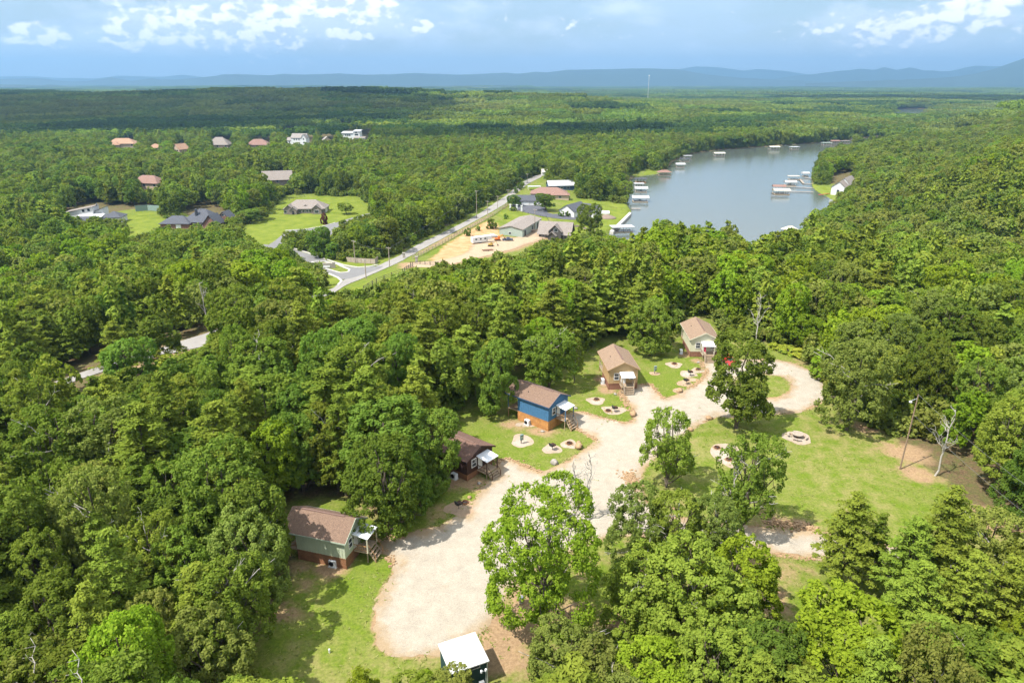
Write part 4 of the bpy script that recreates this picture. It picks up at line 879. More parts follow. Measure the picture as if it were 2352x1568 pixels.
CAB=[('cabin','pale green board cabin with brown roof, closest to the big gravel lot',(-21.77,73.42,-.29,7.24,5.28,1.63,4.39,6.3,1.9),('pale green boards',(.50,.55,.40)),'skbrown','shbrown',('pale green trim',(.40,.46,.36)),('cream post',(.55,.52,.40)),3,'wood'),
('cabin','dark brown stained cabin half hidden by trees, second from the big gravel lot',(-7.2,94.63,-.68,7.,6.2,1.07,3.74,5.3,2.4),('dark brown boards',(.060,.028,.018)),'skbrown','shdark',('dark brown trim',(.05,.024,.018)),('dark brown post',(.07,.035,.022)),3,'dkwood'),
('cabin','blue cabin on an orange plank base, in the middle of the row',(6.64,111.4,-.69,7.19,6.0,1.94,5.05,6.65,2.92),('blue boards',(.060,.165,.30)),'skorange','shbrown',('dark blue trim',(.035,.08,.16)),('blue post',(.08,.17,.28)),4,'wood'),
('cabin','tan board cabin with shaded front steps, fourth in the row',(20.08,129.53,-1.49,6.22,6.04,1.36,4.55,6.25,4.2),('tan boards',(.50,.345,.175)),'skred','shtan',('tan trim',(.42,.28,.15)),('tan post',(.42,.30,.17)),3,'greywood'),
('cabin','cream cabin at the far end of the row, red car parked to its right',(41.48,147.74,-1.61,8.6,6.32,1.31,4.4,6.1,2.8),('cream boards',(.62,.60,.44)),'skred','shtan',('cream trim',(.58,.55,.42)),('cream post',(.58,.52,.38)),5,'greywood')]
for a in CAB: cabin(*a)
# ------------------------------------------------------------------ shed with white roof
def shed():
    z=3.25; q=[gp(1006,1478,z+.1),gp(1092,1450,z+.1),gp(1123,1517,z-.1),gp(1034.5,1547,z-.1)]
    c=[sum(p[i] for p in q)/4 for i in (0,1)]; a=math.atan2(q[1][1]-q[0][1],q[1][0]-q[0][0])
    o=empty('shed',(c[0],c[1],0),a,'dark green shed with a plain white roof at the bottom edge','shed')
    w=math.dist(q[0][:2],q[1][:2]); d=math.dist(q[1][:2],q[2][:2]); hw,hd=w/2,d/2
    MB().slab([(-hw,-hd,z-.12),(hw,-hd,z-.12),(hw,hd,z+.12),(-hw,hd,z+.12)],.12).build('roof',mat('white roof sheets',(.60,.60,.58),.5,var=.12,scale=.9,spec=.3),o)
    rb=MB()
    for k in np.arange(-hw+.3,hw-.1,.45): rb.slab([(k,-hd+.01,z-.085),(k+.05,-hd+.01,z-.085),(k+.05,hd-.01,z+.155),(k,hd-.01,z+.155)],.035)
    rb.build('roof_rib',M['white'],o.children[0])
    b=MB(); b.ext([(-hd+.18,-.2),(hd-.18,-.2),(hd-.18,z-.02),(-hd+.18,z-.24)],'x',-hw+.18,hw-.18)
    for k in np.arange(-hw+.4,hw-.3,.3): b.box(k-.02,k+.02,-hd+.155,-hd+.18,0,z-.5)
    for k in np.arange(-hd+.4,hd-.3,.3): b.box(-hw+.155,-hw+.18,k-.02,k+.02,0,z-.5)
    b.build('wall',paint('dark green metal',(.035,.085,.085)),o)
    t=MB(); t.box(hw-.26,hw-.15,-hd+.13,-hd+.24,-.2,z-.26); t.build('corner_trim',M['white'],o)
    v=MB(); v.box(-hw+.5,hw-1.1,-hd+.11,-hd+.17,z-.72,z-.62); v.box(-hw+.5,hw-1.1,-hd+.11,-hd+.17,z-.33,z-.27); v.box(hw-1.1,hw-1.0,-hd+.11,-hd+.17,z-.72,z-.27); f=v.build('vent_frame',paint('cream frame',(.5,.47,.4)),o)
    g=MB(); 
    for k in np.arange(-hw+.55,hw-1.15,.12): g.box(k,k+.05,-hd+.12,-hd+.16,z-.62,z-.33)
    g.build('grille',M['dark'],f)
    m=MB(); m.tube((hw-.55,-hd-.35,-.2),(hw-.55,-hd-.35,z-.75),.05,.05,8); m.tube((hw-.55,-hd-.35,z-.85),(hw-1.05,-hd-.35,z-.85),.035,.035,6)
    mm=m.build('meter_pole',M['galv']); mm.location=(c[0],c[1],0); mm.rotation_euler=(0,0,a); tag(mm,'grey metal pole with two small lamps in front of the dark green shed','pole')
    for xx in (hw-.55,hw-1.05):
        l=MB(); l.lathe((xx,-hd-.35,z-.98),[(.06,0),(.13,.05),(.13,.3),(.05,.36)],10); l.build('lamp',M['whitemetal'],mm)
    bx=MB(); bx.box(hw-1.3,hw-.75,-hd-.5,-hd-.15,0,1.0); bx.box(hw-1.25,hw-.8,-hd-.52,-hd-.5,.2,.8); k=bx.build('meter_box',M['galv']); k.location=(c[0],c[1],0); k.rotation_euler=(0,0,a); tag(k,'small grey electric box at the foot of the metal pole by the shed','electric box')
shed()
# ------------------------------------------------------------------ pads and camp things
PX=lambda u,v: 1568/ (math.hypot(G(u,v)[1],60)*math.cos(math.atan((v-CY)/F)))
def pad(u,v,rx,ry,m='pad',seed=0):
    c=G(u,v); n=14; pts=[]
    for i in range(n):
        a=2*PI*i/n; q=1+.12*math.sin(3*a+seed)+.06*math.sin(5*a+2*seed); pts.append((c[0]+rx*q*math.cos(a),c[1]+ry*q*math.sin(a)))
    sheet('gravel_pad',smooth(pts,1),M[m],.28,.16,.022,kind='structure')
for k,(u,v,rx,ry,m) in enumerate([(1548,838,1.9,1.9,'pad'),(1503,858,1.1,1.,'tanpad'),(1580,859,1.9,1.9,'pad'),(1603,851,1.6,1.6,'pad'),(1573,881,1.8,1.7,'tanpad'),(1561,898,1.4,1.6,'tanpad'),(1368,920,1.9,1.8,'pad'),(1410,942,2.5,1.9,'pad'),(1199,1012,2.0,2.4,'pad'),(1268,1031,1.8,1.7,'pad'),(1308,1020,1.6,1.7,'pad'),(1057,1167,2.3,2.0,'tanpad'),(1831,1005,2.5,2.5,'pad'),(1588,872,1.6,1.0,'tanpad'),(1212,975,2.6,.9,'pad'),(1390,880,1.2,1.6,'tanpad')]): pad(u,v,rx,ry,m,k)
Z5=lambda x,y: ((2560+x/4.2)/1.63265,(1560+y/4.2)/1.63265)
sheet('gravel_pad',smooth(GP([Z5(*p) for p in [(430,580),(450,480),(520,435),(720,425),(880,480),(960,640),(950,780),(860,830),(760,820),(640,750),(500,670)]]),1),M['pad'],.3,.15,.022)
def at3(u,v): g=G(u,v); return (g[0],g[1],g[2])
def grill(u,v,label,rz=0):
    o=empty('charcoal_grill',at3(u,v),rz,label,'grill',group='black charcoal grills on gravel pads')
    MB().tube((0,0,-.1),(0,0,.85),.045,.045,8).build('post',M['dark'],o)
    b=MB(); b.ext([(-.36,.85),(.36,.85),(.42,1.12),(-.42,1.12)],'x',-.48,.48); b.build('firebox',M['dark'],o)
    g=MB(); 
    for k in np.linspace(-.4,.4,9): g.box(-.46,.46,k-.012,k+.012,1.125,1.145)
    g.build('grate',M['rust'],o)
    MB().box(-.5,-.3,-.5,.5,1.12,1.34).build('windshield',M['dark'],o)
for u,v,l in [(1585,863,'black grill on the pad nearest the cream cabin'),(1412,946,'black grill on the oval pad below the tan cabin'),(1269,1033,'black grill on the pad below the blue cabin'),(1054,1168,'black grill on tan soil below the dark brown cabin'),(1576,882,'low black grill on the tan pad by the drive, between tan and cream cabins')]: grill(u,v,l,random.random())
def firering(u,v,label,r=.5,stones=True,mt='rockt'):
    o=empty('fire_pit',at3(u,v),0,label,'fire pit',group='small fire pits on gravel pads')
    m=MB(); n=18
    for rr_,z in ((r,0),(r,.28)): pass
    m.lathe((0,0,0),[(r,0),(r,.3),(r-.05,.3),(r-.05,.03),(.02,.03)],n); m.build('ring',M['rust'],o)
    w=MB(); w.tube((-r*.7,0,.12),(r*.7,.1,.16),.07,.06,6); w.tube((0,-r*.7,.14),(.1,r*.6,.2),.06,.07,6); w.build('firewood',M['dark'],o)
    if stones:
        s=MB()
        for k in range(9): a=k*.7; s.rock(((r+.14)*math.cos(a),(r+.14)*math.sin(a),.06),.15,k)
        s.build('stone_ring',M[mt],o)
for u,v,l in [(1549,836,'dark fire pit on the pad right of the electric post, between tan and cream cabins'),(1604,849,'fire pit with a tan stone at the steps of the cream cabin'),(1370,918,'small fire pit on the pad between the blue and tan cabins'),(1397,944,'reddish fire pit left of the grill on the oval pad'),(1308,1019,'fire pit beside the big tan boulder below the blue cabin'),(1069,1155,'stone fire pit behind the grill below the dark brown cabin'),(1647,1029,'dark fire pit at the upper left of the long gravel pad'),(1674,1056,'orange brown fire pit partly under the oak on the long gravel pad')]: firering(u,v,l)
def post_box(u,v,label,s=1.):
    o=empty('electric_post',at3(u,v),.5,label,'electric post',group='electric hook-up posts')
    MB().box(-.08,.08,-.08,.08,-.2,1.75*s).build('post',M['greywood'],o)
    b=MB(); b.box(-.3,.3,-.32,-.08,.75*s,1.65*s); b.box(-.32,.32,-.36,-.06,1.65*s,1.70*s); k=b.build('box',paint('grey green metal',(.20,.27,.26)),o)
    MB().box(-.2,.2,-.34,-.32,1.0*s,1.45*s).build('cover',M['galv'],k)
post_box(1197,1018,'grey electric box on a post on the pad between the dark brown and blue cabins',1.1); post_box(1503,858,'dark electric box on a post between the tan and cream cabins',1.1)
def boulder(u,v,r,label,m='rockt',seed=1,sq=(1,1,.7)):
    o=MB().rock((0,0,r*sq[2]*.6),r,seed,sq).build('boulder',M[m],None,at3(u,v),random.random()*3,True); tag(o,label,'boulder')
for i,a in enumerate([(1455,954,.8,'square tan boulder at the corner of the stone edging, in front of the tan cabin','rockt',(1.,.8,.8)),(1329,1027,.9,'large tan boulder right of the fire pit below the blue cabin','rockt',(1.3,.7,.7)),(1274,1064,.6,'grey boulder at the edge of the drive below the grill','rockg',(1,1,.8)),(1561,899,.7,'tan boulder at the tip of the lawn between tan and cream cabins','rockt',(1.1,.9,.7)),(1628,962,.6,'brown boulder on the drive edge left of the big round oak','rockt',(1,1,.7)),(1585,988,.55,'tan boulder beside the drive, lower of the two near the big oak','rockt',(1,1,.7)),(1321,938,.4,'small dark stone at the blue cabin corner','rockg',(1,1,.6)),(1246,991,.35,'dark stone at the lower corner of the blue cabin','rockg',(1.2,.8,.5)),(1413,906,.35,'small dark stone at the tan cabin steps','rockg',(1,1,.6)),(1604,833,.35,'small dark stone left of the cream cabin steps','rockg',(1,1,.6)),(1100,1110,.35,'dark stone on bare soil by the dark brown cabin','rockg',(1.2,.8,.5)),(1078,1143,.35,'stone at the fire pit below the dark brown cabin','rockt',(1,1,.6))]): boulder(a[0],a[1],a[2],a[3],a[4],20+i,a[5])
# stone edging: loose rubble nobody could count
def edging(D,label,w=.55,dens=9,r=.17,seed=0,m='rockt'):
    pts=GP(D); rs=np.random.default_rng(seed); mb=MB()
    for a,b in zip(pts[:-1],pts[1:]):
        l=math.dist(a,b)
        for k in range(int(l*dens)):
            f=rs.random(); x=a[0]+(b[0]-a[0])*f+rs.normal()*w*.45; y=a[1]+(b[1]-a[1])*f+rs.normal()*w*.45; q=r*(.6+.9*rs.random())
            n0=len(mb.v); aa=rs.random()*6; hh_=q*(.5+.6*rs.random()); c=[(x+q*math.cos(aa+t),y+q*math.sin(aa+t)*.8) for t in (0,1.3,2.6,3.9,5.1)]
            mb.add([(p[0],p[1],-.02) for p in c]+[(x+(p[0]-x)*.7,y+(p[1]-y)*.7,hh_) for p in c],[(i,(i+1)%5,5+(i+1)%5,5+i) for i in range(5)]+[(5,6,7,8,9)])
    tag(mb.build('stone_edging',M[m]),label,'stone edging',kind='stuff')
edging([(1306,972),(1325,984),(1350,999),(1372,1012)],'tan stone edging along the drive below the blue cabin',.6,10,.17,1)
edging([(1336,946),(1370,956),(1400,964),(1436,972),(1450,968)],'stone edging along the lawn tip below the tan cabin',.4,9,.15,2)
edging([(1425,900),(1430,912),(1440,930),(1452,946)],'wide stone edging from the tan cabin steps to the square boulder',.8,14,.18,3)
edging([(1470,882),(1496,883),(1505,895),(1515,907),(1527,918)],'stone edging right of the tan cabin parking space',.5,11,.17,4)
edging([(1610,834),(1614,842),(1622,853),(1616,866),(1600,881),(1580,893)],'stone edging along the drive beside the cream cabin steps',.7,12,.18,5)
edging([(1140,1060),(1162,1052),(1195,1064),(1220,1075),(1245,1086)],'stone edging above the dark brown cabin parking space',.6,11,.17,6)
edging([(870,1262),(880,1272),(900,1285),(905,1298)],'rubble edging at the pale green cabin steps',.9,12,.18,7)
edging([(875,1240),(885,1236),(905,1232)],'low rubble at the edge of the lot by the pale green cabin porch',.7,10,.2,8)
edging([(1440,1085),(1450,1105),(1456,1120)],'pile of tan rubble at the edge of the drive left of the open oak',1.3,60,.17,9)
edging([(1760,1196),(1800,1200),(1850,1212),(1880,1218)],'tan rubble bank along the side track below the lawn',1.1,26,.2,10)
edging([(1780,1275),(1830,1280),(1880,1286)],'thin line of rubble below the side track',.5,10,.15,11)
edging([(1560,1168),(1500,1160),(1450,1140)],'scattered rubble beside the drive under the open oaks',.8,10,.16,12)
def acunit(u,v,label,rz=0):
    o=empty('heat_pump',at3(u,v),rz,label,'heat pump',group='white outdoor heat pumps')
    MB().box(-.5,.5,-.3,.3,.1,1.05).build('casing',M['whitemetal'],o); 
    f=MB(); f.lathe((0,0,0),[(.36,0),(.36,.03),(.30,.03),(.28,.0)],16); g=f.build('fan_grille',M['dark'],o,(-.12,-.305,.57)); g.rotation_euler=(PI/2,0,0)
    MB().box(-.6,.6,-.4,.4,-.05,.1).build('base',M['kerb'],o)
for u,v,l,rz in [(766,1300,'white heat pump against the base of the pale green cabin',-.29),(1044,1099,'white heat pump at the left corner of the dark brown cabin',-.68),(1211,975,'white heat pump against the orange base of the blue cabin',-.69),(1384,880,'white heat pump left of the tan cabin',-1.5),(1564,812,'pale grey heat pump left of the cream cabin',-1.6)]: acunit(u,v,l,rz)
# picnic table, round
def picnic(u,v):
    o=empty('picnic_table',at3(u,v),.35,'round brown picnic table on the white gravel circle in the lawn','picnic table')
    MB().lathe((0,0,.72),[(.98,0),(1.0,.03),(1.0,.07),(.02,.075)],24).build('table_top',M['greywood'],o)
    p=MB(); p.tube((0,0,0),(0,0,.72),.12,.1,8); 
    for k in range(4): a=k*PI/2+PI/4; p.tube((0,0,.35),(1.55*math.cos(a),1.55*math.sin(a),.42),.045,.045,6)
    p.build('frame',M['rust'],o)
    for k in range(4):
        a=k*PI/2+PI/4; b=MB(); n=6; r0,r1=1.38,1.75; A=[a-.5+q/n for q in range(n+1)]
        for i in range(n): b.slab([(r0*math.cos(A[i]),r0*math.sin(A[i]),.47),(r1*math.cos(A[i]),r1*math.sin(A[i]),.47),(r1*math.cos(A[i+1]),r1*math.sin(A[i+1]),.47),(r0*math.cos(A[i+1]),r0*math.sin(A[i+1]),.47)],.05)
        b.build('bench',M['greywood'],o)
picnic(1831,1004)
M['polewood']=mat('weathered pole',(.25,.175,.12),.9,var=.2,scale=3); M['cable']=mat('dark cable',(.16,.16,.16),.6)
# utility poles and wires
def pole(u,v,h,label,arms=1,tilt=(0,0),mt='wood',trans=0,xyz=None,rz=.6,r=.16):
    p=xyz or at3(u,v); o=empty('utility_pole',p,0,label,'utility pole')
    m=MB(); m.tube((0,0,-.3),(tilt[0],tilt[1],h),r,r*.65,10); m.build('pole',M[mt],o)
    for k in range(arms):
        c=math.cos(rz),math.sin(rz); z=h-.5-k*1.4; b=MB(); b.tube((tilt[0]-1.2*c[0],tilt[1]-1.2*c[1],z),(tilt[0]+1.2*c[0],tilt[1]+1.2*c[1],z),.09,.09,4); a=b.build('crossarm',M['greywood'],o)
        i_=MB()
        for q in (-1.1,-.5,.5,1.1): i_.lathe((tilt[0]+q*c[0],tilt[1]+q*c[1],z+.08),[(.05,0),(.07,.1),(.04,.2)],6)
        i_.build('insulator',M['white'],a)
    if trans: MB().lathe((tilt[0]-.45,tilt[1]-.1,h-2.6),[(.05,0),(.24,.05),(.24,.8),(.08,.9)],12).build('transformer',M['galv'],o)
    return Vector(p)+Vector((tilt[0],tilt[1],h))
t1=pole(2067,1077,13.6,'leaning brown utility pole at the edge of the big lawn',0,(.25,.1),'polewood',r=.13)
o_=bpy.data.objects['utility_pole']; b=MB(); b.tube((.2,.1,12.9),(-.75,-.1,12.6),.04,.04,6); b.build('lamp_arm',M['galv'],o_); b=MB(); b.lathe((-.85,-.1,12.3),[(.05,.3),(.2,.2),(.24,.05),(.15,0)],10); b.build('lamp',M['whitemetal'],o_)
q=gp(2520,1228,13.); t2=pole(0,0,13.,'utility pole beyond the right edge',1,(0,0),'wood',0,(q[0],q[1],T1(q[0],q[1])))
def wire(a,b,sag,label,r=.035,grp='overhead power lines'):
    m=MB(); n=10; prev=None
    for i in range(n+1):
        f=i/n; p=a.lerp(b,f); p=Vector((p.x,p.y,p.z-4*sag*f*(1-f)))
        if prev is not None: m.tube(prev,p,r,r,4,False)
        prev=p
    tag(m.build('power_line',M['cable']),label,'power line',grp)
wire(t1,t2,.9,'upper power line running down right from the leaning utility pole',.018); wire(t1-Vector((0,0,3.6)),t2-Vector((.3,0,3.2)),.8,'lower power line running down right from the leaning utility pole',.018)
# lines over the left road
a0=Vector(gp(-160,862,-4.)); b0=Vector(gp(470,728,-4.))
for k,(dz,dx) in enumerate(((0,0),(-.1,1.2),(-2.9,.6))):
    wire(a0+Vector((dx,-dx,dz)),b0+Vector((dx,-dx,dz)),1.2,['top power line over the lower left road','second power line over the lower left road','lowest power line over the lower left road'][k],.025)
for p,l in ((a0,'utility pole beyond the left edge on the lower left road'),(b0,'utility pole hidden in trees by the lower left road')):
    g=T1(p.x,p.y); pole(0,0,p.z+.6-g,l,1,(0,0),'wood',0,(p.x,p.y,g))
# pipe in the grass, person sized details at the cream cabin
p=MB(); p.lathe((0,0,0),[(.09,-.1),(.09,.42),(.12,.42),(.12,.5),(.04,.54)],12); tag(p.build('vent_pipe',M['white'],None,at3(757,1498)),'short white pipe with a cap in the grass below the pale green cabin','pipe')
# barrel/drum
def drum(u,v,label,m):
    b=MB(); b.lathe((0,0,0),[(.28,0),(.3,.05),(.3,.85),(.28,.9)],14); tag(b.build('drum',m,None,at3(u,v)),label,'drum')
drum(1197,1383,'dark drum at the right edge of the gravel lot beside the tall bright tree',M['galv'])
# towel on the porch of the cream cabin
P5=CAB[4][2]; c5,s5=math.cos(P5[2]),math.sin(P5[2])
def loc5(a,b,z): return (P5[0]+a*c5-b*s5,P5[1]+a*s5+b*c5,z)
tw=MB(); 
for i in range(6): tw.slab([(i*.08,.03*math.sin(i*1.9),0),(i*.08+.08,.03*math.sin((i+1)*1.9),0),(i*.08+.08,.03*math.sin((i+1)*1.9)+.03,0),(i*.08,.03*math.sin(i*1.9)+.03,0)],1.15)
tag(tw.build('towel',paint('pink red cloth',(.70,.05,.12)),None,loc5(1.9,P5[4]*.37+.25,P5[5]+1.98),P5[2]+1.2),'pink red towel hanging on the porch of the cream cabin','towel')
# ------------------------------------------------------------------ vehicles
def carpaint(name,c):
    if name not in M:
        m=mat(name,c,.25,var=.03,spec=.6); m.node_tree.nodes['Principled BSDF'].inputs['Coat Weight'].default_value=.6; M[name]=m
    return M[name]
def car(name,label,cat,u,v,rz,col,kind='suv',L_=4.6,W=1.9,xyz=None):
    o=empty(name,xyz or at3(u,v),rz,label,cat); m=carpaint(*col); h=W/2
    if kind=='suv': prof=[(-.5,.35),(-.5,.95),(-.47,1.05),(-.40,1.60),(-.36,1.70),(.12,1.70),(.16,1.66),(.27,1.10),(.46,.98),(.5,.85),(.5,.35)]
    elif kind=='pickup': prof=[(-.5,.45),(-.5,1.08),(-.12,1.08),(-.10,1.75),(-.07,1.82),(.13,1.82),(.17,1.78),(.26,1.18),(.46,1.08),(.5,.95),(.5,.45)]
    body=MB(); pr=[(x*L_,z) for x,z in prof]
    n=len(pr); v_=[]
    for sy,ins in ((-1,0),(1,0)):
        for x,z in pr: v_.append((x,sy*(h-(.16 if z>1.2 else .0)),z))
    body.add(v_,[tuple(range(n))[::-1],tuple(range(n,2*n))]+[(i,(i+1)%n,n+(i+1)%n,n+i) for i in range(n)])
    b=body.build('body',m,o)
    bv=b.modifiers.new('b','BEVEL'); bv.width=.05; bv.segments=2
    def glassq(x0,z0,x1,z1):
        g=MB(); 
        d=Vector((x1-x0,0,z1-z0)).normalized(); nrm=Vector((d.z,0,-d.x)) 
        if nrm.x<0 and x0>0 : nrm=-nrm
        if x0<0 and nrm.x>0: nrm=-nrm
        w0,w1=h-.24,h-.24; off=nrm*.03
        pts=[Vector((x0,-w0,z0))+off,Vector((x0,w0,z0))+off,Vector((x1,w1,z1))+off,Vector((x1,-w1,z1))+off]
        g.add(pts+[p-nrm*.05 for p in pts],[(0,1,2,3),(7,6,5,4),(0,4,5,1),(1,5,6,2),(2,6,7,3),(3,7,4,0)]); return g
    if kind=='suv': ws=glassq(.262*L_,1.14,.17*L_,1.6); rw=glassq(-.462*L_,1.10,-.41*L_,1.55); sx0,sx1=-.36,.14
    else: ws=glassq(.252*L_,1.22,.18*L_,1.72); rw=glassq(-.118*L_,1.2,-.105*L_,1.68); sx0,sx1=-.07,.13
    ws.build('windscreen',M['glass'],o); rw.build('rear_window',M['glass'],o)
    for sg in (-1,1):
        g=MB(); y=sg*(h-.145); lo,hi=sorted((y,y+sg*.02)); g.box(sx0*L_,sx1*L_,lo,hi,1.24,1.56); g.build('side_window',M['glass'],o)
    if kind=='pickup': MB().box(-.47*L_,-.14*L_,-h+.16,h-.16,1.085,1.10).build('bed_liner',M['dark'],o)
    for sx in (-.31,.31):
        for sg in (-1,1):
            t=MB(); y=sg*(h-.10); t.tube((sx*L_,y-.12,.34),(sx*L_,y+.14,.34),.35,.35,16); w=t.build('wheel',M['dark'],o); r_=MB(); r_.tube((sx*L_,y+sg*.12,.34),(sx*L_,y+sg*.15,.34),.2,.2,12); r_.build('rim',M['galv'],w)
    for sg in (-1,1):
        y=sg*(h-.3); MB().box(L_*.5-.02,L_*.5+.02,y-.16,y+.16,.72,.86).build('headlight',M['whitemetal'],o); MB().box(-L_*.5-.02,-L_*.5+.02,y-.12,y+.12,.78,.95).build('tail_light',paint('red lens',(.5,.02,.02)),o)
    MB().box(L_*.5-.02,L_*.5+.03,-h+.45,h-.45,.5,.68).build('bumper',M['dark'],o)
    return o
car('parked_car','red car parked behind the big round oak, right of the cream cabin','car',1672,834,-1.35,('red paint',(.45,.02,.02)),'suv')
# white tank
o=empty('propane_tank',at3(1735,812),.3,'white propane tank in the grass behind the big round oak','tank'); b=MB(); 
for i in range(8): pass
prof=[(.05,-.95),(.3,-.88),(.42,-.7),(.45,0),(.42,.7),(.3,.88),(.05,.95)]; b.lathe((0,0,0),prof,14); k=b.build('tank',M['white'],o,(0,0,.65),0,True); k.rotation_euler=(0,PI/2,0)
for xx in (-.55,.55): MB().box(xx-.06,xx+.06,-.3,.3,0,.32).build('foot',M['kerb'],o)
# ------------------------------------------------------------------ houses of the valley
def wing(o,x0,x1,y0,y1,h,rh,kind,wallm,roofm,ov=.5,ridge='x',z0=0,base=-2.5):
    """one wing: walls + roof. ridge runs along x or y"""
    w=MB(); r=MB(); t=.18
    if ridge=='y': 
        sub=[(a,b) for a,b in ((y0,y1),(x0,x1))]
    def P(a,b,z): return (a,b,z) if ridge=='x' else (b,a,z)
    if ridge=='x': a0,a1,b0,b1=x0,x1,y0,y1
    else: a0,a1,b0,b1=y0,y1,x0,x1
    bm=(b0+b1)/2; s=rh/((b1-b0)/2); H=h+z0
    def flip(q): return q if ridge=='x' else q[::-1]
    if kind=='gable':
        pr=[(b0,base),(b1,base),(b1,H),(bm,H+rh),(b0,H)]
        n=5; v=[P(a0,p[0],p[1]) for p in pr]+[P(a1,p[0],p[1]) for p in pr]
        w.add(v,[tuple(range(n)),tuple(range(2*n-1,n-1,-1))]+[(i,n+i,n+(i+1)%n,(i+1)%n) for i in range(n)])
        for sg in (-1,1):
            e=b0-ov if sg<0 else b1+ov; ze=H-s*ov+t
            q=[P(a0-ov,e,ze),P(a1+ov,e,ze),P(a1+ov,bm,H+rh+t),P(a0-ov,bm,H+rh+t)]; q=flip(q)
            r.slab(q if sg<0 else q[::-1],t)
    elif kind=='hip':
        w.box(x0,x1,y0,y1,base,H)
        L_=a1-a0; ins=min((b1-b0)/2,L_/2-.3)+ov; ze=H-s*0; zr=H+rh
        A=[P(a0-ov,b0-ov,ze),P(a1+ov,b0-ov,ze),P(a1+ov,b1+ov,ze),P(a0-ov,b1+ov,ze),P(a0-ov+ins,bm,zr),P(a1+ov-ins,bm,zr)]
        A+= [(p[0],p[1],ze-.2) for p in A[:4]]
        r.add(A,[(0,1,5,4),(1,2,5),(2,3,4,5),(3,0,4),(0,6,7,1),(1,7,8,2),(2,8,9,3),(3,9,6,0),(9,8,7,6)])
    elif kind=='shed':
        pr=[(b0,base),(b1,base),(b1,H+rh),(b0,H)]; n=4; v=[P(a0,p[0],p[1]) for p in pr]+[P(a1,p[0],p[1]) for p in pr]
        w.add(v,[tuple(range(n)),tuple(range(2*n-1,n-1,-1))]+[(i,n+i,n+(i+1)%n,(i+1)%n) for i in range(n)])
        s2=rh/(b1-b0); q=[P(a0-ov,b0-ov,H-s2*ov+t),P(a1+ov,b0-ov,H-s2*ov+t),P(a1+ov,b1+ov,H+rh+s2*ov+t),P(a0-ov,b1+ov,H+rh+s2*ov+t)]; r.slab(flip(q),t)
    wo=w.build('wall',M[wallm] if wallm in M else wallm,o); ro=r.build('roof',M[roofm] if roofm in M else roofm,o); return wo,ro
def win(o,axis,p,c,w,z0,z1,out,m='glass',name='window',fr='white'):
    f=MB(); g=MB(); a,b=c-w/2,c+w/2
    def bx(mm,a,b,z0,z1,e): 
        lo,hi=sorted((p-.02*out,p+e*out)); 
        if axis=='x': mm.box(lo,hi,a,b,z0,z1)
        else: mm.box(a,b,lo,hi,z0,z1)
    bx(f,a-.12,b+.12,z0-.12,z1+.12,.05); q=f.build(name,M[fr],o); bx(g,a,b,z0,z1,.08); g.build('pane',M[m],q)
def house(name,label,u,v,rz,cat='house',dz=0):
    g=G(u,v); return empty(name,(g[0],g[1],g[2]+dz),rz,label,cat)
M['wallwhite']=mat('white siding',(.72,.72,.70),.6,var=.04); M['wallgreen']=mat('sage metal wall',(.36,.42,.36),.6,var=.05); M['walldark']=mat('dark timber wall',(.09,.08,.07),.8); M['walltan']=mat('tan stucco',(.50,.38,.27),.8,var=.06)
M['roofwhite']=mat('white metal roof',(.47,.48,.49),.5,var=.04); M['rooftan']=shingle('grey tan shingles',(.25,.215,.19),(.30,.26,.23),.4); M['roofcream']=mat('cream roof',(.50,.47,.39),.6); M['navy']=mat('navy wall',(.05,.09,.16),.6)
# grey roofed brick house on its lawn
o=house('house','wide brick house with grey brown hip roof on the lawn left of the road',706,487,.05)
wing(o,-13,12,-5,8,3,4.6,'hip','stonewall','rooftan',.7); wing(o,-12.5,-6.5,-8.,-2,3,2.7,'gable','stonewall','rooftan',.5,'y'); wing(o,4.5,10.5,-7.5,-2,3,2.5,'gable','stonewall','rooftan',.5,'y'); wing(o,-8.5,-4.5,-9.2,-6,2.8,1.9,'gable','stonewall','rooftan',.4,'y'); wing(o,-1.2,1.4,-3.4,0,4.2,.9,'gable','stonewall','rooftan',.3,'y')
for c in (-3.2,-1.,1.2,3.): win(o,'y',-5,c,1.2,.9,2.3,-1)
win(o,'y',-8,-11.4,1.6,.9,2.3,-1); win(o,'y',-7.5,7.5,2.6,.8,2.4,-1); MB().box(-7.1,-5.9,-9.28,-9.2,0,2.3).build('door',M['dark'],o); MB().box(12.01,12.06,-3,3,0,2.5).build('garage_door',M['white'],o)
# dark slate roofed brick house
o=house('house','brick house with a tall slate blue hip roof among trees on the left',484,520,-.15)
wing(o,-13,5,-6,8,3.4,6.4,'hip','brick','shslate',.7); wing(o,1.5,9.5,-9,-1,3.6,4.4,'gable','brick','shslate',.6,'y'); wing(o,4.8,11,1,7.5,5.2,3.0,'gable','brick','shslate',.5,'y'); win(o,'y',-9,5.5,1.8,1,2.6,-1); win(o,'y',1,8,1.2,6.0,7.1,-1); win(o,'y',-6,-6,1.6,1,2.5,-1); win(o,'y',-6,-2,1.6,1,2.5,-1)
b=MB(); b.box(-6.4,-5.3,-3.2,-2,6,10.2); b.build('chimney',M['shslate'],o)
o=house('house','low slate roofed garage left of the tall slate roofed brick house',412,522,.0,'garage'); wing(o,-8,8,-5,5,3,3.6,'hip','brick','shslate',.7); win(o,'y',-5,2,2.6,.3,2.4,-1,'white','garage_door'); win(o,'y',-5,-3,1.2,.9,2.2,-1)
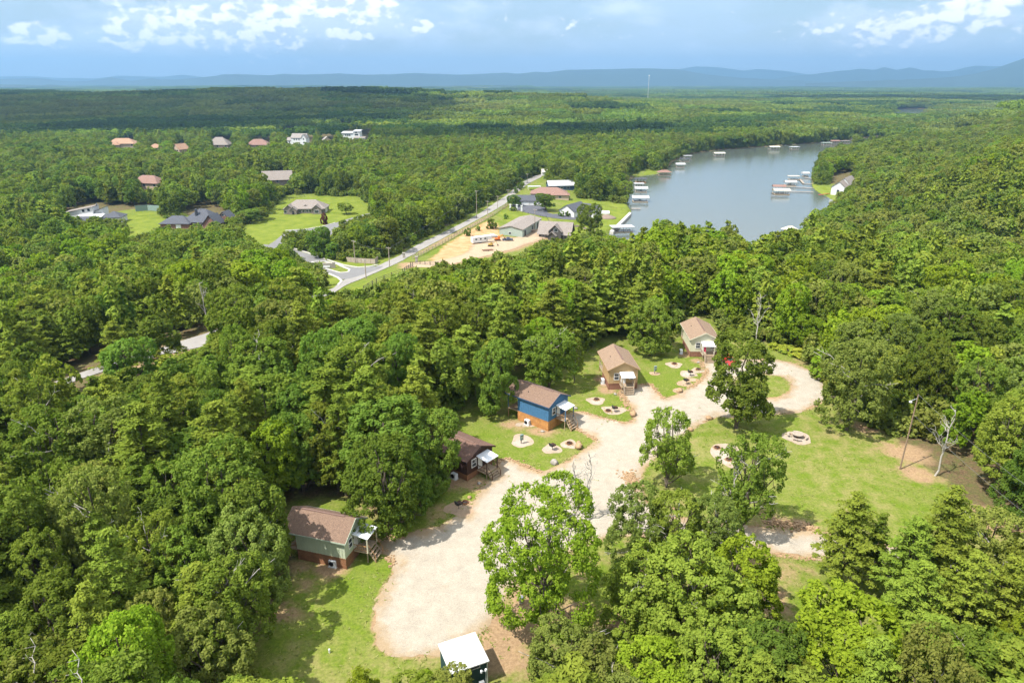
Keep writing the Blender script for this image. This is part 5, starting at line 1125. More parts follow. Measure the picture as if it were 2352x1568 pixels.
# modern white house
o=house('house','modern white house with stepped sloping roofs at the left edge of the bright lawn',205,510,.12)
wing(o,-12,4,-2,7,6.0,3.0,'shed','wallwhite','rooftan',.6,'y'); wing(o,4.3,9,0,7,6.2,1.8,'shed','wallwhite','shslate',.5,'y'); wing(o,-3,10,-7,-2.2,4.,.8,'shed','wallwhite','roofwhite',.6,'x'); wing(o,10.3,20,-6,4,3.4,2.8,'hip','wallwhite','shslate',.6); wing(o,-1,6,-12,-7.2,3.2,1.6,'gable','wallwhite','shslate',.5,'x')
for c,z in ((-1,6.2),(2,6.6)): win(o,'y',-2,c,1.4,z,z+1.5,-1)
for c in (1,3.4,6): win(o,'y',-7,c,1.6,2,3.2,-1)
win(o,'y',-12,4,1.6,.8,2.6,-1); win(o,'x',4,4.5,1.2,8.6,9.8,1) 
# little playhouse, netting fence
o=house('shed','tiny white shed between trees near the left edge',92,492,.1,'shed'); wing(o,-2,2,-2,2,2.4,1.4,'gable','wallwhite','rooftan',.3,'y'); MB().box(-.5,.5,-2.04,-2.0,0,2).build('door',M['dark'],o)
M['net']=mat('green netting',(.22,.30,.26),.9)
def fence(name,label,D,h=1.3,gap=3.,rails=3,m='greywood',r=.07,solid=None,xyz=None,cat='fence'):
    pts=GP(D); o=empty(name,(pts[0][0],pts[0][1],T1(*pts[0])),0,label,cat); ox,oy,oz=o.location; rl=MB(); n=0; sl=MB()
    for a,b in zip(pts[:-1],pts[1:]):
        l=math.dist(a,b); k=max(1,int(l/gap))
        for i in range(k+1):
            f=i/k; x=a[0]+(b[0]-a[0])*f-ox; y=a[1]+(b[1]-a[1])*f-oy; z=T1(x+ox,y+oy)-oz
            if i<k or b==pts[-1]:
                if n<95: MB().tube((x,y,z-.3),(x,y,z+h),r*1.3,r*1.2,5).build('post',M[m],o); n+=1
            if i:
                for q in range(rails): zz=h*(.9-.32*q); rl.tube((px,py,pz+zz),(x,y,z+zz),r*.7,r*.7,4)
                if solid: sl.add([(px,py,pz+.1),(x,y,z+.1),(x,y,z+h*.93),(px,py,pz+h*.93),(px+.04,py+.05,pz+.1),(x+.04,y+.05,z+.1),(x+.04,y+.05,z+h*.93),(px+.04,py+.05,pz+h*.93)],[(0,1,2,3),(7,6,5,4),(0,4,5,1),(3,2,6,7)])
            px,py,pz=x,y,z
    if rails: rl.build('rail',M[m],o)
    if solid: sl.build('panel',M[solid],o)
    return o
fence('fence','long dark timber fence between the road and the bare orange bank',[(948,594),(985,577),(1030,553),(1080,525),(1135,494),(1165,473)],1.9,4,3,'greywood',.13)
fence('fence','timber fence below the road junction',[(836,668),(865,650),(900,636),(925,628),(948,612)],1.7,4,3,'walldark',.11)
fence('fence','dark gate fence across the gravel yard entrance',[(943,610),(965,607),(1000,610),(1020,606)],1.6,4,3,'dark',.1)
fence('fence','grey brushwood fence beside the entrance road',[(795,601),(830,604),(862,606),(868,600)],2.4,3.5,0,'greywood',.12,'greywood')
fence('fence','wire fence across the lawn above the sage green barn',[(1150,480),(1200,490),(1255,500),(1262,512)],1.2,4,2,'walldark',.06)
fence('fence','thin fence along the lake lawn',[(1345,470),(1380,473),(1415,480),(1440,484)],1.2,4,2,'walldark',.05)
fence('fence','low wall along the lower lake lawn',[(1290,520),(1330,522),(1370,535),(1400,545)],1.3,4,0,'greywood',.08,'greywood')
fence('fence','high netting around a court behind the bright lawn on the left',[(312,486),(340,484),(368,486)],4.,5,2,'galv',.05,'net')
fence('fence','dark low fence behind the grey roofed brick house',[(620,466),(665,460),(700,452)],1.2,4,2,'walldark',.08)
for (u,v,l) in ((1176,405,'left'),(1188,405,'middle'),(1200,405,'right')):
    p=at3(u,v); b=MB(); b.box(-1,1,-1,1,-1,4.2); b.box(-1.2,1.2,-1.2,1.2,4.2,4.6); tag(b.build('brick_pillar',M['brick'],None,p),l+' one of three brick pillars at the far end of the valley road','pillar',group='brick pillars')
o=fence('fence','low brick wall between the three brick pillars',[(1172,406),(1205,406)],1.4,6,0,'brick',.1,'brick')
# entrance monument
o=house('entrance_sign','stone entrance sign on the planted median of the side road',748,617,.2,'sign'); b=MB(); b.box(-3,3,-.5,.5,-.5,1.9); b.ext([(-3,1.9),(3,1.9),(2.2,2.5),(-2.2,2.5)],'y',-.5,.5); b.build('stone_wall',M['rockg'],o); 
for x in (-3.5,3.5): MB().box(x-.6,x+.6,-.6,.6,-.5,2.8).build('pillar',M['rockg'],o)
MB().box(-1.9,1.9,-.56,-.505,.7,1.6).build('sign_plate',M['white'],o)
o=house('gate_post','pair-side white stone gate post nearer the road at the yard entrance',928,592,0,'gate post'); b=MB(); b.box(-.5,.5,-.5,.5,-.5,2.2); b.box(-.65,.65,-.65,.65,2.2,2.5); b.build('pillar',M['rockg'],o)
o=house('gate_post','white stone gate post next to the green yard entrance gate',957,603,0,'gate post'); b=MB(); b.box(-.5,.5,-.5,.5,-.5,2.4); b.box(-.65,.65,-.65,.65,2.4,2.7); b.build('pillar',M['rockg'],o)
# sage green barn
o=house('barn','long sage green metal barn with a tan roof beside the gravel yard',1176,537,0.0,'barn')
o.rotation_euler=(0,0,.80); A=G(1143,541);B=G(1199,545.5);C_=G(1246,518)
# corner based placement: B is the near corner
dx,dy=B[0]-A[0],B[1]-A[1]; W_=math.hypot(dx,dy); ang=math.atan2(dy,dx); ln=math.dist(B[:2],C_[:2]); la=math.atan2(C_[1]-B[1],C_[0]-B[0])
o.location=((A[0]+C_[0])/2,(A[1]+C_[1])/2,B[2]); o.rotation_euler=(0,0,la); ln=max(20,min(34,ln)); W_=min(max(W_,11),15)
wing(o,-ln/2,ln/2,-W_/2,W_/2,4.2,1.5,'gable','wallgreen','rooftan',.5,'x')
for c in (-ln*.36,ln*.02,ln*.30): MB().box(c-1.3,c+1.3,-W_/2-.06,-W_/2,.0,3.).build('door',M['dark'],o)
win(o,'x',-ln/2,0.5,1.2,1.3,2.5,-1)
# timber house with dormer
o=house('house','timber house with a dark gabled dormer at the end of the gravel yard',1279,545,-.25)
wing(o,-9,8,-5,6,3.2,5.2,'gable','walldark','rooftan',.9,'x'); wing(o,-3.4,3.4,-6.5,0,4.6,3.2,'gable','walldark','rooftan',.6,'y'); wing(o,-3.2,.8,-9.,-5.2,2.8,1.8,'gable','walldark','rooftan',.6,'y'); win(o,'y',-6.5,.6,2.0,4.4,6.2,-1); win(o,'y',-5,5.5,1.6,.9,2.3,-1); win(o,'y',-5,-6.5,1.6,.9,2.3,-1)
# white garage, gabled house
o=house('garage','long white garage with a slate roof on the blacktop yard',1215,470,0,'garage'); wing(o,-9.5,9,-3.5,5,3.2,3.,'gable','wallwhite','shslate',.5,'x'); win(o,'y',-3.5,-3,6,.2,2.6,-1,'white','garage_door','walltan'); win(o,'y',-3.5,5,3,.2,2.6,-1,'white','garage_door','walltan')
o=house('house','white house with slate gables between the trees by the blacktop yard',1318,492,.95); wing(o,-9,8,-5.5,5.5,3.4,3.6,'gable','wallwhite','shslate',.6,'x'); wing(o,2,13,-13,-3,3.,3.2,'gable','wallwhite','shslate',.5,'y'); win(o,'x',-9,0,2,1,2.6,-1); win(o,'y',-5.5,-3,1.6,1,2.4,-1)
for (u,v,l) in ((1290,497,'left'),(1306,497,'right')):
    q=at3(u,v); put_tree('shrub','bush',q[0],q[1],q[2],3.2,4.,l+' round shrub in front of the white slate gabled house','shrub')
q=at3(1180,484); put_tree('shrub','bush',q[0],q[1],q[2],2.2,5.,'clipped hedge beside the white gate pillars of the blacktop yard','shrub')
for (u,v,l) in ((1172,482,'left'),(1187,483,'middle'),(1198,485,'right')):
    q=at3(u,v); b=MB(); b.box(-.5,.5,-.5,.5,-.4,3.2); b.box(-.65,.65,-.65,.65,3.2,3.5); tag(b.build('gate_pillar',M['white'],None,q),l+' white pillar at the blacktop yard entrance','pillar')
o=house('house','low red brown roofed house in the valley above the white garage',1262,452,-.1); wing(o,-13,12,-6,7,3.,3.8,'hip','brick','shred',.8); wing(o,2,14,-11,-4,3.,2.4,'hip','walltan','shred',.8); win(o,'y',-6,-5,2,.9,2.3,-1); win(o,'y',-11,8,2,.9,2.3,-1)
o=house('house','house with a white metal roof and a navy gable behind the red brown roof',1287,434,.15); wing(o,-10,10,-5,6,3.4,3.,'gable','navy','roofwhite',.6,'x'); win(o,'y',-5,0,2,.9,2.3,-1); win(o,'y',-5,5,2,.9,2.3,-1)
o=house('house','small pale roofed house hidden in the trees beyond the red roofed house',1262,402,.1); wing(o,-7,7,-4,4,3.,2.2,'gable','wallwhite','roofcream',.5,'x'); win(o,'y',-4,0,2,.9,2.3,-1)
o=house('carport','flat white carport canopy beside the red brown roofed house',1227,436,.05,'carport'); MB().box(-5,5,-2.5,2.5,2.6,2.8).build('roof',M['roofwhite'],o)
for x in (-4.7,4.7):
    for y in (-2.3,2.3): MB().tube((x,y,-.5),(x,y,2.6),.1,.1,6).build('post',M['white'],o)
o=house('house','grey house with a dark roof among trees near the lake',1336,392,.2); wing(o,-8,8,-5,5,3.6,3.,'gable','wallwhite','shslate',.6,'x'); win(o,'y',-5,0,2,.9,2.3,-1)
o=house('house','brown roofed house in the trees above the lakeside lawn',1390,384,.0); wing(o,-9,9,-5,5,5.6,4.,'hip','walltan','shred',.7); win(o,'y',-5,0,2,1,2.6,-1)
# far houses on the left ridge
def far(u,v,rz,label,wm_,rm,parts,lift=0):
    o=house('house',label,u,v,rz,dz=lift)
    for p in parts: wing(o,*p[:4],p[4],p[5],p[6],wm_,rm,.8,p[7],base=-9)
    w0=parts[0]
    for c in np.linspace(w0[0]+2.5,w0[1]-2.5,3): win(o,'y',w0[2],c,1.8,w0[4]-2.2,w0[4]-.6,-1)
far(287,352,.1,'orange tiled roof house, widest of the three orange roofs on the far left','walltan','shorange',[(-15,15,-8,8,5,5.5,'hip','x'),(-9,0,-12,-4,4,4,'hip','y')],6)
far(361,356,.5,'orange tiled roof house, middle one of three on the far left','walltan','shorange',[(-7,7,-6,6,4,4,'hip','x')],4)
far(418,360,-.5,'orange tiled gable end house, right one of three on the far left','walltan','shorange',[(-5.5,5.5,-6,6,5,5,'gable','y')],3.5)
far(508,350,.0,'house with a steep pale grey hip roof on the far ridge','walltan','rooftan',[(-12,12,-8,8,4,8,'hip','x')],5)
far(598,348,.1,'house with a red brown hip roof left of the white gabled farmhouse','walltan','shred',[(-14,12,-8,8,4,6,'hip','x')],4)
far(347,440,-.2,'brown hip roof among trees above the bright lawn','walltan','shred',[(-11,11,-6,6,3,5,'hip','x')],4)
far(642,432,.25,'grey brown roof in trees behind the wide brick house','stonewall','rooftan',[(-11,10,-6,6,3.5,5.5,'gable','x')],4)
o=house('house','tall white gabled farmhouse on the far ridge',692,346,-.15,dz=6); wing(o,-9,9,-5,6,9,4.5,'gable','wallwhite','shgrey',.5,'x',base=-9); wing(o,5,11,-8,-1,9,4,'gable','wallwhite','shgrey',.5,'y',base=-9); wing(o,-15,-9.1,-4,4,6,3,'gable','wallwhite','shgrey',.5,'x',base=-9)
for c in (-5,-2,1): win(o,'y',-5,c,1.3,6.2,8.,-1)
for z in (3,7): win(o,'y',-8,8,1.4,z,z+1.8,-1)
win(o,'y',-4,-12,1.3,3,5,-1)
o=house('house','grey gabled roof between the two white houses on the far ridge',752,343,.4,dz=3); wing(o,-6,7,-5,5,7,5,'gable','walltan','shgrey',.6,'y',base=-9); win(o,'y',-5,0,1.6,3,5,-1)
o=house('house','modern white house with stepped flat roofs on the far ridge',815,338,-.05,dz=7); wing(o,-14,1,-5,6,10.5,1.2,'shed','wallwhite','roofwhite',.9,'x',base=-9); wing(o,1.1,9,-6,6,12.5,1.2,'shed','wallwhite','roofwhite',.9,'x',base=-9); wing(o,3,16,-11,-6.1,5,1.,'shed','wallwhite','rooftan',.8,'x',base=-9)
for c in (-9,-6.4,-4): win(o,'y',-5,c,1.8,7.0,9.,-1)
win(o,'y',-6,5,4.6,7.5,9.5,-1); win(o,'y',-6,4.6,2.,10.2,12,-1); win(o,'y',-11,6.5,1.6,2.4,4.2,-1)
# lake house on the right shore
o=house('house','white lake house with a brown roof behind trees on the right shore',1928,446,.9,dz=0); wing(o,-6,6,-5,5,6,4,'gable','wallwhite','rooftan',.6,'x'); wing(o,6.1,26,-5,4,7,4.5,'gable','wallwhite','shgrey',.6,'x'); win(o,'x',-6,0,1.8,2,4,-1); win(o,'y',-5,12,1.8,2,4,-1); win(o,'y',-5,18,1.8,2,4,-1)
# ------------------------------------------------------------------ boat docks
def atw(u,v): return gp(u,v,WATER)
def dock(u,v,rz,L_,W,roof,rm,label,h=3.,deck='greywood',boat=None,lift=0):
    g=atw(u,v); W*=.85; o=empty('boat_dock',(g[0],g[1],WATER),rz,label,'boat dock',group='roofed boat docks on the lake')
    d=MB(); hl,hw=L_/2,W/2; d.box(-hl,hl,-hw,-hw+1.3,.35,.6); d.box(-hl,hl,hw-1.3,hw,.35,.6); d.box(-hl,-hl+1.5,-hw+1.31,hw-1.31,.35,.6); d.box(-hl,hl,-hw,-hw+1.2,-.3,.34); d.build('deck',M[deck],o)
    for x in np.linspace(-hl+.3,hl-.3,4):
        for y in (-hw+.3,hw-.3): MB().tube((x,y,-1),(x,y,h),.12,.12,6).build('post',M['white'],o)
    r=MB(); ov=.7; a,b=hl+ov,hw+ov
    if roof=='flat': r.box(-a,a,-b,b,h,h+.3)
    elif roof=='gable':
        for sg in (-1,1):
            q=[(-a,sg*b,h),(a,sg*b,h),(a,0,h+1.3),(-a,0,h+1.3)]; r.slab(q if sg<0 else q[::-1],.15)
        r.box(-a+.1,a-.1,-b+.2,b-.2,h-.12,h-.02)
    elif roof=='round':
        n=8; pr=[(-b*math.cos(PI*k/n),h+1.5*math.sin(PI*k/n)) for k in range(n+1)]+[(b,h-.15),(-b,h-.15)]; r.ext(pr,'x',-a,a)
    else:
        ins=b; r.add([(-a,-b,h),(a,-b,h),(a,b,h),(-a,b,h),(-a+ins,0,h+1.9),(a-ins,0,h+1.9)],[(0,1,5,4),(1,2,5),(2,3,4,5),(3,0,4),(3,2,1,0)])
    r.build('roof',M[rm],o)
    if boat:
        bt=empty('boat',(g[0],g[1],WATER),rz,boat,'boat'); hb=MB(); bl,bw=min(3.4,hl-.9),min(1.15,hw-1.5)
        hb.add([(-bl,-bw,.9),(bl*.5,-bw,.95),(bl,0,1.05),(bl*.5,bw,.95),(-bl,bw,.9),(-bl,-bw*.7,.0),(bl*.4,-bw*.6,.0),(bl*.8,0,.1),(bl*.4,bw*.6,.0),(-bl,bw*.7,.0)],[(0,1,2,3,4),(9,8,7,6,5),(0,5,6,1),(1,6,7,2),(2,7,8,3),(3,8,9,4),(4,9,5,0)]); hb.build('hull',M['white'],bt)
        MB().box(-bl*.3,bl*.15,-bw*.6,bw*.6,1.,1.5).build('console',M['dark'],bt)
for a in [
 (1470,463,-.05,11,8,'gable','roofwhite','nearest white roofed boat dock on the left shore',3.2,'greywood','white boat under the nearest dock roof on the left shore'),
 (1472,441,-.05,9,6,'gable','roofwhite','second white roofed boat dock from the front on the left shore',3.,'greywood','boat in the second white roofed dock on the left shore'),
 (1467,430,-.05,7,5,'flat','roofwhite','small flat white dock roof close behind the second white roofed dock'),
 (1471,419,0,9,6,'flat','shslate','grey roofed dock with brown walls beside the lakeside grass',3.2,'wood'),
 (1525,402,.1,12,8,'hip','shred','red hip roofed boat dock off the grassy point',2.8,'deck'),
 (1562,384,0,8,6,'round','roofwhite','round white roofed dock right of the grassy point',2.8),
 (1572,371,.1,10,6,'flat','shslate','flat blue grey dock roof before the far left trees'),
 (1579,364,.1,8,5,'flat','roofwhite','small pale dock roof tucked against the far left trees'),
 (1651,358,.1,12,8,'gable','roofcream','cream roofed dock in front of the far shore trees',3),
 (1777,343,.15,13,8,'gable','roofcream','cream roofed dock right of the middle of the far shore',3),
 (1824,343,.1,10,8,'flat','roofwhite','flat white roofed dock at the right of the far shore'),
 (1898,333,.1,12,8,'flat','wallgreen','green roofed dock before the pale shrubs of the far shore'),
 (1916,329,.1,12,8,'gable','shred','red brown boathouse on the far right shore'),
 (1940,329,.1,12,8,'flat','shgrey','grey dock in the shaded cove at far right'),
 (1968,322,.1,13,8,'flat','rooftan','tan dock in the narrow upper part of the lake'),
 (2022,312,.1,13,8,'flat','shgrey','grey dock where the lake narrows'),
 (2062,305,.1,13,8,'flat','roofwhite','white dock where the lake narrows, left of a pair'),
 (2095,300,.1,16,9,'flat','roofwhite','white dock of a pair near the narrow end of the lake'),
 (2110,295,.1,14,9,'gable','roofwhite','farthest white dock at the narrow end of the lake'),
 (1793,446,-.05,11.5,8,'gable','roofcream','nearest dock on the right, cream roof and tan deck',3.2,'deck'),
 (1788,436,-.1,9,6,'gable','shred','red roofed dock just behind the cream roofed one on the right',2.8),
 (1814,426,-.05,8.5,6.5,'gable','roofwhite','white gabled dock in the middle of the right dock cluster',3.,'greywood','boat beneath the white gabled dock of the right cluster'),
 (1822,413,-.05,8.5,6,'flat','roofcream','flat beige dock roof at the back of the right dock cluster',3.2),
 (1849,405,0,5,4.5,'round','roofwhite','small round white canopy dock beside the big trees on the right shore',2.6),
 (1812,538,.3,7,5,'hip','roofcream','cream roof just showing above the trees at the near right shore',3)]: dock(*a)
def pier(label,D,w=1.6):
    p=[atw(*q) for q in D]; m=MB(); ps=MB()
    for a,b in zip(p[:-1],p[1:]):
        dx,dy=b[0]-a[0],b[1]-a[1]; l=math.hypot(dx,dy); nx_,ny_=-dy/l*w/2,dx/l*w/2; z=WATER+.7
        m.slab([(a[0]-nx_,a[1]-ny_,z),(b[0]-nx_,b[1]-ny_,z),(b[0]+nx_,b[1]+ny_,z),(a[0]+nx_,a[1]+ny_,z)],.25)
        for k in range(int(l/4)+1): f=k*4/l; ps.tube((a[0]+dx*f,a[1]+dy*f,WATER-1),(a[0]+dx*f,a[1]+dy*f,WATER+.5),.12,.12,5)
    o=empty('pier',(0,0,0),0,label,'pier'); m.build('walkway',M['greywood'],o); ps.build('pile',M['greywood'],o)
pier('upper long walkway from the right lawn to the dock cluster',[(1868,434),(1845,432),(1800,430)]); pier('lower long walkway from the right lawn to the cream roofed dock',[(1868,443),(1840,442),(1803,441)])
pier('short bare pier beside the left lake lawn',[(1450,481),(1471,481)],2); pier('short walkway to the round white canopy dock',[(1866,412),(1849,409)]); pier('walkway between the docks of the right cluster',[(1866,424),(1846,423),(1836,412)])
# boat ramp wall and flat roofs by the lake lawn
b=MB(); q=[G(1400,538),G(1408,546),G(1450,496),G(1446,490)]; zz=WATER+1.6; b.slab([(p[0],p[1],zz) for p in q],2.2); tag(b.build('seawall',M['kerb']),'pale concrete seawall curving along the lake lawn','seawall')
dock(1428,532,.15,12,7,'flat','roofwhite','flat white roof at the lower corner of the lake lawn',3.0)
# swimming pool with mound
o=house('swimming_pool','bright blue pool in a white surround on the lake lawn',1368,487,-.1,'pool'); M['poolblue']=mat('pool water',(.03,.42,.75),.1,spec=.6); b=MB(); b.box(-7,9,-4,4,-.5,.35); b.build('surround',M['white'],o); b=MB(); b.box(-6.5,2.5,-3.2,3.2,.3,.40); b.build('pool_water',M['poolblue'],o)
q=at3(1392,500); b=MB(); b.lathe((0,0,-.4),[(7,0),(5.6,.9),(3.6,1.7),(1.6,2.3),(.2,2.5)],18); k=b.build('soil_mound',mat('grey brown soil',(.24,.18,.14),.95,var=.3,scale=2,bump=.5),None,q,0,True); k.scale=(1,.8,1); tag(k,'mound of grey brown soil beside the pool','soil mound')
# orange kayaks on right shore
for k,(u,v) in enumerate(((1888,449),(1899,447))):
    q=at3(u,v); b=MB(); n=8
    b.add([(-2,0,.3),(-1,-.4,.35),(1,-.4,.35),(2,0,.3),(1,.4,.35),(-1,.4,.35),(-1.5,0,0),(1.5,0,0)],[(0,1,2,3,4,5),(0,6,7,3,2,1),(0,5,4,3,7,6)]); t_=b.build('kayak',paint(('orange plastic','yellow plastic')[k],((.65,.12,.05),(.75,.4,.1))[k]),None,(q[0],q[1],q[2]+.2),.2); tag(t_,('orange red kayak on the grass of the right shore','yellow orange kayak nearer the lake house on the right shore')[k],'kayak'); t_.scale=(1.8,1.8,1.8)
# ------------------------------------------------------------------ yard vehicles
def camper(u,v,rz):
    o=empty('camper_trailer',at3(u,v),rz,'long white camper trailer parked on the gravel yard','camper trailer')
    b=MB(); b.ext([(-5.5,.7),(3.0,.7),(3.4,1.6),(5.4,1.7),(5.5,3.1),(5.1,3.6),(-5.4,3.6),(-5.5,3.4)],'y',-1.25,1.25); k=b.build('body',M['white'],o); bv=k.modifiers.new('b','BEVEL'); bv.width=.12; bv.segments=2
    for x in (-3.6,-1,1.5): MB().box(x-.5,x+.5,-1.30,-1.255,2.,2.8).build('window',M['glass'],o)
    MB().box(2.2,2.9,-1.30,-1.255,.9,2.8).build('door',M['galv'],o)
    MB().box(-1.2,-.2,-.5,.5,3.62,3.9).build('roof_vent',M['galv'],o)
    for x in (-1.8,-.9):
        for y in (-1.15,1.05): t=MB(); t.tube((x,y-.1,.38),(x,y+.2,.38),.38,.38,12); t.build('wheel',M['dark'],o)
camper(1106,558,.52)
car('pickup_truck','dark blue pickup truck parked right of the orange excavator','pickup truck',1166,553,.15,('dark blue paint',(.03,.045,.09)),'pickup',5.6,2.0)
car('pickup_truck','white pickup truck beside the timber house','pickup truck',1254,523,.5,('white car paint',(.7,.7,.7)),'pickup',5.6,2.0)
car('parked_car','white car with dark windows under the nose of the camper trailer','car',1133,545,.4,('white car paint',(.7,.7,.7)),'suv',4.6,1.9)
# excavator, loader
def excavator(u,v,rz,label,c,s=1.):
    o=empty('excavator',at3(u,v),rz,label,'excavator'); o.scale=(s,s,s)
    for sg in (-1,1): 
        t=MB(); t.ext([(-1.5,.1),(1.5,.1),(1.8,.4),(1.5,.8),(-1.5,.8),(-1.8,.4)],'y',sg*.9-.25,sg*.9+.25); t.build('track',M['dark'],o)
    b=MB(); b.box(-1.5,1.2,-1.,1.,.9,1.7); b.build('body',paint(*c),o); b=MB(); b.box(.0,1.2,-1.,-.1,1.71,2.7); k=b.build('cab',paint(*c),o); MB().box(1.2,1.25,-.9,-.2,1.9,2.6).build('window',M['glass'],k)
    b=MB(); b.tube((1.,.3,1.6),(3.2,.3,3.4),.2,.16,6); b.tube((3.2,.3,3.4),(4.4,.3,1.4),.16,.12,6); a=b.build('arm',paint(*c),o); b=MB(); b.ext([(4.1,1.4),(4.7,1.4),(4.9,.7),(4.2,.5)],'y',-.2,.8); b.build('bucket',M['dark'],a)
excavator(1143,553,.3,'orange excavator between the camper trailer and the dark blue pickup',('orange machine paint',(.65,.17,.04)),.9); excavator(1127,566,-.1,'yellow and brown excavator in front of the camper trailer',('yellow machine paint',(.40,.26,.06)),.8)
o=empty('utility_trailer',at3(1120,576),.35,'flat trailer lying in front of the two excavators','trailer'); MB().box(-2.6,2.6,-1,1,.55,.7).build('bed',M['rust'],o)
for sg in (-1,1): t=MB(); t.tube((0,sg*1.1-.1,.35),(0,sg*1.1+.1,.35),.35,.35,12); t.build('wheel',M['dark'],o)
MB().tube((2.6,0,.6),(3.8,0,.5),.06,.06,6).build('drawbar',M['rust'],o)
o=empty('boat_trailer',at3(1121+98,533),.45,'small tan boat on a trailer beside the sage green barn','boat'); b=MB(); b.add([(-2.6,-1,1.2),(1.6,-1,1.25),(2.8,0,1.4),(1.6,1,1.25),(-2.6,1,1.2),(-2.6,-.7,.5),(1.4,-.6,.5),(2.3,0,.7),(1.4,.6,.5),(-2.6,.7,.5)],[(0,1,2,3,4),(9,8,7,6,5),(0,5,6,1),(1,6,7,2),(2,7,8,3),(3,8,9,4),(4,9,5,0)]); b.build('hull',M['walltan'],o)
for sg in (-1,1): t=MB(); t.tube((-.6,sg*.9-.1,.3),(-.6,sg*.9+.1,.3),.3,.3,10); t.build('wheel',M['dark'],o)
# poles of the valley road
P_=[]
for (u,v,ut,vt,l) in [(1095,502,1093,438,'tall utility pole beside the road above the camper trailer'),(1120,497,1118,462,'shorter utility pole right of the tall one beside the road'),(1143,480,1141,450,'utility pole with a lamp on the far side of the valley road'),(816,604,813,553,'utility pole at the trees left of the road junction'),(895,612,892,568,'utility pole right of the road junction'),(841,640,838,596,'utility pole with a white box on the near side of the junction'),(1211,421,1212,399,'utility pole at the far end of the valley road'),(1167,470,1168,436,'slim pole at the white gate pillars'),(1228,530,1228,480,'thin dark pole behind the sage green barn')]:
    g=G(u,v); dd=math.hypot(g[0],g[1]); h=0
    for hh_ in np.arange(4,26,.25):
        _,vv,_=projn(np.array(g[0]),np.array(g[1]),np.array(g[2]+hh_))
        if vv<=vt: h=hh_; break
    P_.append(pole(u,v,h or 12,l,1,(0,0),'greywood',0,None,-.5,.2))
def wl(i,j,l,dz=0.,r=.03): wire(P_[i]-Vector((0,0,dz)),P_[j]-Vector((0,0,dz)),1.2,l,r)
wl(0,4,'power line along the valley road between the tall pole and the junction',.5); wl(4,3,'power line over the road junction toward the trees',.5); wl(0,6,'power line running up the far end of the valley road',.5)
# radio mast
g=G(1487,238); o=empty('radio_mast',(g[0],g[1],g[2]),0,'thin white radio mast on the far plain','mast'); m=MB(); hm_=0
for hh_ in np.arange(20,260,2.):
    _,vv,_=projn(np.array(g[0]),np.array(g[1]),np.array(g[2]+hh_))
    if vv<=176: hm_=hh_; break
hm_=hm_ or 90
for k in range(3): a=k*2.09; m.tube((1.2*math.cos(a),1.2*math.sin(a),0),(1.*math.cos(a),1.*math.sin(a),hm_),.3,.3,4)
m.build('tower',M['white'],o); MB().lathe((0,0,hm_),[(2.,0),(2.4,1.5),(1.6,3)],8).build('antenna',M['white'],o)
# far houses in the plain right
for (u,v,l,wm_,rm,sz) in [(1922,262,'white house in the trees beyond the upper lake','wallwhite','shgrey',12),(1945,258,'pale house right of another beyond the upper lake','wallwhite','roofcream',14),(2278,236,'pale building on the far right plain','wallwhite','roofwhite',16),(2318,232,'second pale building at the far right plain','wallwhite','shgrey',14),(1158,330,'small tan roof alone in the middle forest','walltan','rooftan',7)]:
    far(u,v,.1,l,wm_,rm,[(-sz*.5,sz*.5,-6,6,6,3,'gable','x')],4)
# yellow green brush on the far shore and beyond the loop drive
for (u,v,h,w_,l) in [(1890,326,9,16,'pale yellow shrubs on the far shore, left clump'),(1905,325,8,14,'pale yellow shrubs on the far shore, right clump')]:
    q=at3(u,v); put_tree('shrub','bush',q[0],q[1],q[2],h,w_,l,'shrub')
for i_,(u,v,h,w_) in enumerate([(1800,805,1.3,5),(1815,812,1.2,5),(1835,815,1.3,6),(1780,800,1.2,4)]):
    q=at3(u,v); sp=SPECIES['bush'][0]; 
    if 'yel' not in SPECIES: c_=sp['crown'].copy(); c_.materials.clear(); c_.materials.append(M['brush']); SPECIES['yel']=[dict(h=3.2,R=1.9,crown=c_,trunk=sp['trunk'],bare=None)]
    put_tree('shrub','yel',q[0],q[1],q[2],h,w_,'low yellow green weedy bush in the patch above the loop drive','shrub',group='yellow green bushes above the loop drive')
for i_,(u,v,h,w_,l) in enumerate([(1075,542,4,4,'bush on the orange bank nearest the camper trailer'),(1098,530,2.5,3,'small bush in the middle of the orange bank'),(1130,525,5,7,'bushes at the left corner of the sage green barn'),(1162,503,3,3,'small dark conifer bush behind the sage green barn'),(1185,444,4,4,'dark bush on the verge of the valley road'),(1195,436,4,4,'second dark bush on the verge of the valley road, farther up')]):
    q=at3(u,v); put_tree('shrub','bush',q[0],q[1],q[2],h,w_,l,'shrub')
HAZE=1.15e-4; EXPO=1.38
# ------------------------------------------------------------------ light, air, camera
SE,SA=math.radians(57),math.radians(30)
sdir=Vector((-math.cos(SA)*math.cos(SE),-math.sin(SA)*math.cos(SE),math.sin(SE)))
ld=bpy.data.lights.new('sun','SUN'); ld.energy=3.9; ld.angle=math.radians(.55); ld.color=(1,.955,.88)
lo_=bpy.data.objects.new('sun',ld); COL.objects.link(lo_); lo_.rotation_euler=sdir.to_track_quat('Z','Y').to_euler()
